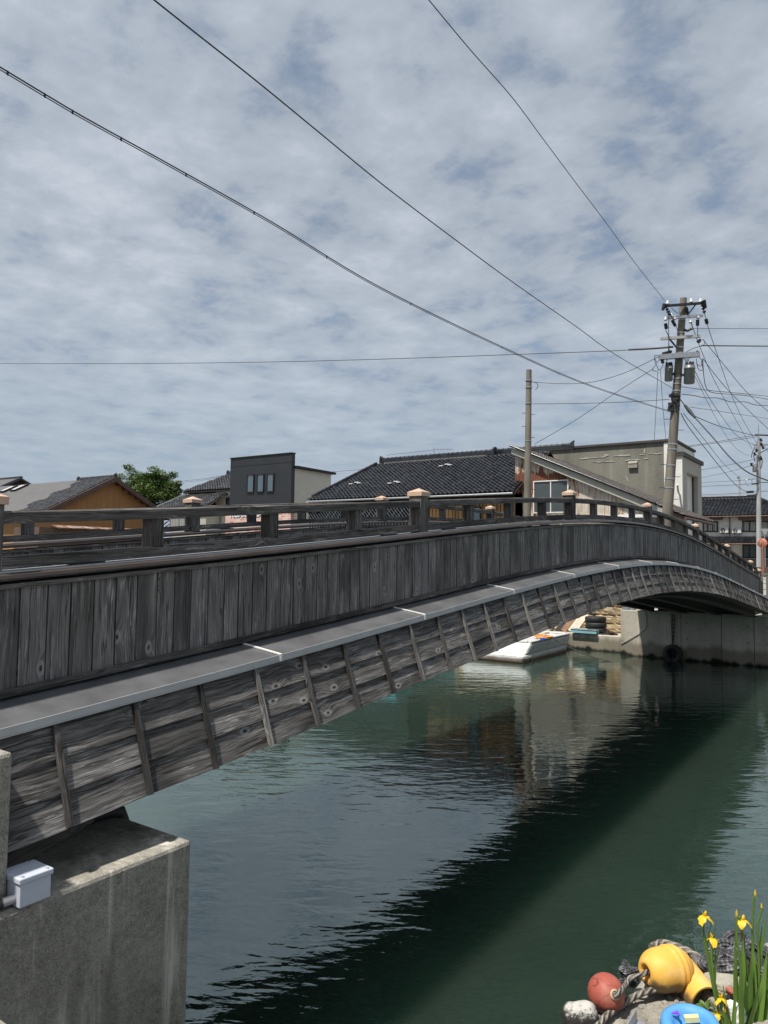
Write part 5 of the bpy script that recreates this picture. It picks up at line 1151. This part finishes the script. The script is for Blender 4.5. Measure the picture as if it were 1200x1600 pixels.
mb = MB(); mb.grid(rows, None, 1, True); one('rubble_quay', mb, 'rubble', 'rough broken concrete corner of the quay under the floats and ropes', 'concrete')

def rope(name, mat, pts, r_, label, seg=10, lump=.04):
    P = smooth(pts, 12); L = 0; rr = []
    for i, p in enumerate(P):
        if i: L += (p - P[i - 1]).length
        rr.append(r_ * (1 + lump * math.sin(L * 2 * math.pi / (r_ * 3.2))))
    mb = MB(); mb.tube(P, rr, seg); return mb
# yellow float
yc = q(1041, 1514, QZ + .105); yax = (q(1088, 1499, QZ + .14) - q(990, 1528, QZ + .12)).normalized(); yax.z = -.05; yax.normalize()
YB = thing('float_buoy', tuple(yc), 'large yellow barrel shaped float with two raised bands and a rope hole', 'float')
def lathe_obj(name, prof, c, ax_, mat, parent, seg=40):
    mb = MB(); mb.lathe(prof, (0, 0, 0), ax_, seg); o = mb.build(name, mat); o.parent = parent; o.location = Vector(c) - Vector(parent['_o']); return o
hl = .130; pr = []
for i in range(33):
    t = -1 + 2 * i / 32; rr = .100 * (1 - abs(t) ** 3.2 * .62) ** .75
    if .10 < t < .20 or .36 < t < .46: rr += .006
    pr.append((rr, t * hl))
pr = [(.008, -hl + .06), (.026, -hl + .045), (.030, -hl + .006), (.045, -hl - .002)] + pr[1:] + [(.04, hl + .001), (.024, hl - .01), (.022, hl - .05), (.006, hl - .06)]
lathe_obj('shell', pr, yc, yax, 'buoy_y', YB)
mb = MB(); mb.lathe([(.0, 0), (.024, .0)], yc - yax * (hl - .05), -yax, 12); mb.build('rope_hole', 'soffit', YB)
# broken tubular piece of float
c0, c1 = q(1062, 1512, QZ + .06), q(1104, 1560, QZ + .035); dx = (c1 - c0)
BF = thing('float_fragment', tuple(c0), 'broken piece of yellow float shell lying beside the big yellow float', 'float fragment')
axf = dx.normalized(); sdv = axf.cross(Vector((0, 0, 1))).normalized(); upv = sdv.cross(axf); rows = []
for i in range(9):
    t = i / 8; rr = .088 - .010 * t; rows.append([c0 + axf * (dx.length * t) + (sdv * math.cos(math.pi * 1.35 * j / 16 - .5) + upv * math.sin(math.pi * 1.35 * j / 16 - .5)) * rr - upv * .02 for j in range(17)])
rowsi = [[p - (p - (c0 + axf * axf.dot(p - c0) - upv * .02)).normalized() * .008 for p in r_] for r_ in rows]
mb = MB(); mb.grid(rows, None, 1, True); mb.grid(rowsi, None, .8, True)
mb.grid([rows[-1], rowsi[-1]], None, .9, False); mb.grid([[r_[0] for r_ in rows], [r_[0] for r_ in rowsi]], None, .9, False); mb.grid([[r_[-1] for r_ in rows], [r_[-1] for r_ in rowsi]], None, .9, False)
mb.build('shell', 'buoy_y', BF)
# red float
rc_ = q(947, 1552, QZ + .075); rax = (Vector((.55, -.50, .35))).normalized()
RB = thing('float_buoy', tuple(rc_), 'cracked round red float at the quay edge left of the yellow float', 'float')
pr = [(.006, .035), (.013, .05), (.016, .082)] + [(.086 * math.sin(a), .086 * math.cos(a)) for a in [.24 + (2.66) * i / 24 for i in range(25)]] + [(.016, -.082), (.012, -.05), (.004, -.04)]
lathe_obj('shell', [(r_, h) for r_, h in pr][::-1], rc_, rax, 'buoy_r', RB, 36)
mb = MB(); mb.lathe([(.019, 0), (.024, .006), (.015, .010), (.012, .0)], rc_ + rax * .081, rax, 14); mb.build('grommet', 'tan', RB)
# sooty foam float
wc_ = q(906, 1588, QZ + .035); WB = thing('foam_float', tuple(wc_), 'white foam float blackened with soot, leftmost on the quay edge', 'float')
pr = []
for i in range(17): t = -1 + i / 8; pr.append((.062 * (1 - abs(t) ** 4 * .75) ** .6, t * .078))
o = lathe_obj('block', pr, wc_, Vector((.72, .50, .12)), 'soot', WB, 24)
for v in o.data.vertices: v.co *= 1 + mn.noise(v.co * 30) * .10
# ropes
pY = yc - yax * (hl - .02); pR = rc_ + rax * .085
one('rope', rope('rope', 'rope_grey', [rc_ + rax * .05, pR + rax * .02, pR + Vector((.02, .04, .012)), q(978, 1538, QZ + .08), q(985, 1528, QZ + .10), q(1000, 1524, QZ + .12), pY, pY + yax * .04], .0125, ''), 'rope_grey', 'short rope threaded through the red float and the yellow float', 'rope')
kn = q(983, 1524, QZ + .075); pts = []
for i in range(26):
    a = i * .95; pts.append(kn + Vector((.030 * math.cos(a), .030 * math.sin(a * 1.3 + 1), .034 * math.sin(a * .8) + .01 * math.cos(a * 2))))
one('rope_knot', rope('k', '', pts, .0145, ''), 'rope_dark', 'bulky dark rope knot between the red and yellow floats', 'rope')
gp = [(900, 1640), (930, 1606), (945, 1590), (960, 1578), (980, 1564), (1000, 1553), (1022, 1546), (1040, 1540)]
one('rope', rope('r', '', [q(x_, y_, QZ + .022 + .004 * i) for i, (x_, y_) in enumerate(gp)], .0155, ''), 'rope_grey', 'thick grey twisted rope snaking along the concrete below the yellow float', 'rope')
one('rope', rope('r', '', [q(1018, 1481, QZ + .03), q(1032, 1474, QZ + .035), q(1050, 1477, QZ + .035), q(1075, 1487, QZ + .03), q(1095, 1498, QZ + .03), q(1115, 1504, QZ + .02)], .021, ''), 'rope_grey', 'pale grey rope end lying behind the top of the yellow float', 'rope')
rs = random.Random(12)
coil = [(1090, 1516), (1104, 1498), (1128, 1492), (1146, 1478), (1140, 1462), (1152, 1468), (1142, 1488), (1118, 1500), (1098, 1508), (1120, 1516), (1150, 1512), (1136, 1498), (1154, 1484), (1174, 1478), (1192, 1484), (1204, 1502), (1198, 1530), (1210, 1550)]
pts = [q(x_, y_, QZ + .035 + .05 * abs(math.sin(i * 1.7))) for i, (x_, y_) in enumerate(coil)]
one('rope_pile', rope('r', '', pts, .0275, '', 12, .05), 'rope_dark', 'heap of thick dark braided rope behind the iris stems', 'rope')
coil = [(1088, 1500), (1106, 1506), (1130, 1506), (1158, 1500), (1150, 1474), (1136, 1464), (1156, 1460), (1166, 1476), (1150, 1496), (1126, 1486), (1110, 1484), (1132, 1474), (1160, 1488), (1180, 1500), (1188, 1516), (1202, 1524), (1194, 1550)]
pts = [q(x_, y_, QZ + .03 + .07 * abs(math.sin(i * 1.1 + 2))) for i, (x_, y_) in enumerate(coil)]
one('rope_pile', rope('r', '', pts, .024, '', 12, .05), 'rope_dark', 'second strand of dark rope looped over the rope heap by the irises', 'rope')
# rubble lumps
def rock(name, c, s_, mat, label, seed, cat='rock'):
    import bmesh
    bm = bmesh.new(); bmesh.ops.create_icosphere(bm, subdivisions=4, radius=1)
    for v in bm.verts:
        n = v.co.copy(); k_ = 1 + .28 * mn.noise(n * 1.3 + Vector((seed, 0, 0))) + .10 * mn.noise(n * 4 + Vector((0, seed, 0))) + .04 * mn.noise(n * 11)
        w_ = [math.copysign(abs(a) ** .7, a) for a in n]; v.co = Vector((w_[0] * s_[0], w_[1] * s_[1], w_[2] * s_[2])) * k_
    me = bpy.data.meshes.new(name); bm.to_mesh(me); bm.free(); me.polygons.foreach_set('use_smooth', [False] * len(me.polygons)); me.materials.append(MAT[mat]); o = bpy.data.objects.new(name, me); COL.objects.link(o); o.location = c; return tag(o, label, cat)
rock('concrete_chunk', q(1135, 1545, QZ + .02), (.10, .075, .055), 'conc_pale', 'pale broken concrete chunk between the float fragment and the iris leaves', 3)
rock('concrete_chunk', q(1152, 1500, QZ + .02), (.055, .06, .05), 'conc_pale', 'smaller grey concrete chunk under the dark rope heap', 8)
rock('concrete_chunk', q(1120, 1566, QZ + .0), (.07, .05, .04), 'rubble', 'low brownish chunk at the foot of the yellow flowers', 15)
rock('brick_shard', q(1142, 1549, QZ + .066), (.026, .020, .012), 'red_tile', 'small red brick shard lying on the pale concrete chunk', 21)
rock('plaster_shard', q(1148, 1582, QZ + .03), (.045, .03, .045), 'render_white', 'white plaster shard beside the iris leaves', 5)
rs2 = random.Random(31); mb = MB()
for i in range(420):
    p = q(rs2.uniform(905, 1200), rs2.uniform(1490, 1605), QZ)
    if sdf(p.x, p.y) > -.03: continue
    zz = gz(p.x, p.y); s_ = rs2.choice((.004, .005, .006, .008, .012)) * rs2.uniform(.7, 1.3); ang = rs2.uniform(0, 3); t = rs2.uniform(.5, 1.25)
    rows = [[(p.x + s_ * rr * math.cos(ang + a * 1.2566) * rs2.uniform(.8, 1.25), p.y + s_ * rr * math.sin(ang + a * 1.2566) * rs2.uniform(.7, 1.2), zz + h * s_) for a in range(5)] for rr, h in ((1.0, -.3), (1.05, .25), (.55, .75))]
    mb.grid(rows, None, t, False, True); mb.face(rows[-1], None, t)
o = mb.build('gravel', 'rubble'); o['kind'] = 'stuff'; o['label'] = 'loose grit and small chips strewn over the broken concrete'; o['category'] = 'gravel'
# metal angle
mb = MB(); a, b = q(972, 1625, QZ + .03), q(994, 1586, QZ + .05); mb.obox(a, b, .006, .055); mb.obox(a + Vector((.02, .01, -.027)), b + Vector((.02, .01, -.027)), .04, .006); one('steel_angle', mb, 'silver', 'short grey steel angle bar poking up from the bottom edge', 'metal bar')
# blue plastic basket-like cut float with odds and ends in it
bc = q(1080, 1612, QZ + .03); BL = thing('plastic_basin', tuple(bc), 'sky blue cut plastic float used as a bowl with scraps inside', 'basin')
pr = [(.0, -.03), (.06, -.03), (.115, -.01), (.128, .02), (.120, .045), (.102, .054), (.082, .050), (.070, .03), (.05, -.005), (.0, -.012)]
o = lathe_obj('bowl', pr, bc, Vector((-.05, -.12, 1)), 'blue', BL, 40)
for v in o.data.vertices: v.co.x *= 1.02; v.co *= 1 + .03 * mn.noise(v.co * 12)
mb = MB(); mb.obox(bc + Vector((-.03, .01, .04)), bc + Vector((.025, .035, .05)), .026, .022); one('foam_scrap', mb, 'yellowfoam', 'pale yellow foam scrap lying in the blue bowl', 'foam')
mb = MB()
for i in range(5): mb.obox(bc + Vector((-.080 + i * .006, -.005 + i * .005, .052)), bc + Vector((-.062 + i * .004, .02 - i * .008, .058)), .007, .003)
one('plastic_scrap', mb, 'purple', 'crumpled purple plastic scrap on the rim of the blue bowl', 'scrap')
# iris plants
def blade(mb, p, tip, bend, wd, t):
    n = 9; rows = []; d_ = (tip - p); sd_ = _r0 * rs.choice((-1, 1)) + Vector((rs.gauss(0, .45), rs.gauss(0, .45), 0)); sd_ = (sd_ - d_.normalized() * sd_.dot(d_.normalized())).normalized()
    for i in range(n):
        f = i / (n - 1); c = p + d_ * f + bend * (f * f - f * .4); w_ = wd * (1 - f ** 2.2) * (.65 + .8 * f * (1 - f)) + .0004
        rows.append([c - sd_ * w_, c + Vector((0, 0, 0)) + sd_.cross(d_.normalized()) * w_ * .25, c + sd_ * w_])
    mb.grid(rows, None, t, True)
def flower(c, s_, parent, ang=0):
    mb = MB()
    for k_ in range(3):
        a = ang + k_ * 2.094; d_ = Vector((math.cos(a), math.sin(a), 0)); sd_ = Vector((-d_.y, d_.x, 0)); rows = []
        for i in range(7):
            f = i / 6; c2 = c + d_ * (s_ * (1.0 * f)) + Vector((0, 0, s_ * (.45 * f - 1.15 * f * f))); w_ = s_ * (.10 + .42 * math.sin(math.pi * min(1, f * .85 + .05)) ** 1.5) * rs.uniform(.85, 1.1)
            j_ = lambda: Vector((rs.uniform(-1, 1), rs.uniform(-1, 1), rs.uniform(-1, 1))) * (.09 * s_ * f); rows.append([c2 - sd_ * w_ + Vector((0, 0, -.12 * s_ * f)) + j_(), c2 + Vector((0, 0, .05 * s_)) + j_(), c2 + sd_ * w_ + Vector((0, 0, -.12 * s_ * f)) + j_()])
        mb.grid(rows, None, rs.uniform(.85, 1.05), True)
        a += 1.047; d_ = Vector((math.cos(a), math.sin(a), 0)); sd_ = Vector((-d_.y, d_.x, 0)); rows = []
        for i in range(5):
            f = i / 4; c2 = c + d_ * (s_ * .30 * f) + Vector((0, 0, s_ * .62 * f)); w_ = s_ * (.05 + .14 * math.sin(math.pi * f))
            rows.append([c2 - sd_ * w_, c2 + sd_ * w_])
        mb.grid(rows, None, rs.uniform(.9, 1.1), True)
    return mb.build('flower', 'iris_petal', parent)
def bud(c, s_, parent):
    mb = MB(); mb.lathe([(.001, -s_), (s_ * .22, -s_ * .4), (s_ * .26, 0), (s_ * .15, s_ * .6), (.001, s_)], c, (0, 0, 1), 8); return mb.build('bud', 'iris_petal', parent)
def onplane(x_, y_, P):      # sight line met with the upright plane through the plant, facing the viewer
    n_ = Vector((_d.x, _d.y, 0)); q_ = ray(x_, y_); t_ = n_.dot(P - CAM) / n_.dot(q_); return CAM + q_ * t_
IP = q(1172, 1592, QZ)
IR = thing('iris_plant', tuple(IP), 'tall clump of yellow iris with broad sword leaves at the right edge', 'iris')
mb = MB()
for (bx, by, tx, ty, wd) in ((1150, 1600, 1148, 1440, .006), (1158, 1610, 1166, 1452, .007), (1166, 1620, 1180, 1462, .008), (1172, 1620, 1196, 1420, .008), (1178, 1620, 1186, 1500, .008), (1160, 1620, 1155, 1480, .007), (1170, 1620, 1172, 1500, .009), (1182, 1625, 1200, 1480, .008), (1190, 1630, 1210, 1520, .008), (1165, 1630, 1190, 1530, .008), (1155, 1620, 1150, 1530, .006), (1148, 1620, 1190, 1545, .006), (1185, 1630, 1178, 1520, .007), (1176, 1630, 1160, 1510, .008), (1195, 1635, 1196, 1500, .008), (1200, 1640, 1214, 1470, .008), (1163, 1610, 1162, 1466, .007), (1180, 1610, 1176, 1455, .007)):
    P_ = IP + Vector((rs.uniform(-.05, .05), rs.uniform(-.06, .06), 0)); p, t_ = onplane(bx, by, P_), onplane(tx, ty, P_); blade(mb, p, t_, Vector((rs.uniform(-.03, .03), rs.uniform(-.03, .03), 0)), wd * 2.5 * rs.uniform(.85, 1.15), rs.uniform(.7, 1.25))
    blade(mb, onplane(bx + rs.uniform(-6, 10), by, P_ + Vector((.05, .07, 0))), onplane(tx + rs.uniform(-8, 14), ty + rs.uniform(10, 60), P_ + Vector((.05, .07, 0))), Vector((rs.uniform(-.04, .04), rs.uniform(-.04, .04), 0)), wd * 2.5 * rs.uniform(.7, 1.1), rs.uniform(.55, 1.2))
mb.build('leaves', 'iris_leaf', IR)
mb = MB()
for pts in (((1170, 1610), (1170, 1540), (1162, 1480), (1158, 1446), (1155, 1432)), ((1176, 1610), (1178, 1530), (1176, 1450), (1178, 1410), (1180, 1398)), ((1184, 1610), (1186, 1520), (1184, 1450), (1188, 1428), (1190, 1418)), ((1160, 1600), (1158, 1520), (1152, 1470), (1150, 1432))): mb.tube(smooth([onplane(x_, y_, IP) for x_, y_ in pts]), .0055, 7)
mb.build('stem', 'iris_leaf', IR)
flower(onplane(1161, 1438, IP), .036, IR, .4); bud(onplane(1151, 1428, IP), .02, IR); bud(onplane(1180, 1398, IP), .022, IR); bud(onplane(1190, 1418, IP), .02, IR)
mb = MB(); p = onplane(1156, 1445, IP); blade(mb, p, onplane(1162, 1462, IP), Vector((0, 0, 0)), .006, 1.0); mb.build('wilted_petal', 'iris_petal', IR)
IP2 = q(1122, 1600, QZ)
I2 = thing('iris_plant', tuple(IP2), 'slender yellow iris with two tall and two low blossoms left of the leafy clump', 'iris')
mb = MB()
for pts in (((1130, 1600), (1118, 1560), (1108, 1510), (1101, 1470), (1099, 1445)), ((1128, 1600), (1117, 1550), (1112, 1500), (1112, 1480)), ((1128, 1600), (1128, 1580), (1126, 1566)), ((1122, 1610), (1126, 1595))): mb.tube(smooth([onplane(x_, y_, IP2) for x_, y_ in pts]), .0052, 7)
mb.build('stem', 'iris_leaf', I2)
mb = MB()
for (bx, by, tx, ty, wd) in ((1122, 1560, 1096, 1445, .0045), (1116, 1545, 1120, 1470, .004), (1110, 1520, 1118, 1436, .0045), (1134, 1600, 1132, 1540, .005), (1140, 1610, 1130, 1538, .0055), (1126, 1610, 1112, 1560, .005), (1145, 1610, 1150, 1540, .006), (1115, 1520, 1126, 1472, .004), (1104, 1490, 1110, 1440, .0035)):
    p, t_ = onplane(bx, by, IP2), onplane(tx, ty, IP2); blade(mb, p, t_, Vector((rs.uniform(-.015, .015), rs.uniform(-.015, .015), 0)), wd * 2.0, rs.uniform(.7, 1.2))
mb.build('leaves', 'iris_leaf', I2)
flower(onplane(1101, 1432, IP2), .037, I2, .2); flower(onplane(1112, 1466, IP2), .034, I2, 1.1); flower(onplane(1126, 1560, IP2), .030, I2, 2.0); flower(onplane(1121, 1584, IP2), .026, I2, .7); bud(onplane(1133, 1578, IP2), .016, I2)
WD = thing('weed', tuple(q(1128, 1520)), 'small broad leaved green weed below the rope heap', 'weed'); mb = MB()
for i in range(9):
    a = i * .7; p = q(1126, 1523, QZ + .02); blade(mb, p, p + Vector((.07 * math.cos(a), .07 * math.sin(a), .02 + .02 * (i % 3))), Vector((0, 0, -.02)), .014, rs.uniform(.8, 1.3))
mb.build('leaves', 'iris_leaf', WD)
WD = thing('weed', tuple(q(1100, 1572)), 'tiny weed with three dark leaves beside the float fragment', 'weed'); mb = MB()
for i in range(5):
    p = q(1102, 1574, QZ + .01); blade(mb, p, p + Vector((.05 * math.cos(i * 1.3), .05 * math.sin(i * 1.3), .03)), Vector((0, 0, -.02)), .012, rs.uniform(.5, .8))
mb.build('leaves', 'iris_leaf', WD)

# ------------------------------------------------------------------ view
vs = scene.view_settings; vs.view_transform = 'Standard'; vs.look = 'None'; vs.exposure = 0.62; vs.gamma = 1.0
scene.cycles.max_bounces = 6; scene.cycles.caustics_reflective = False; scene.cycles.caustics_refractive = False
scene.cycles.use_denoising = True
for o in list(bpy.data.objects):
    if '_o' in o: del o['_o']
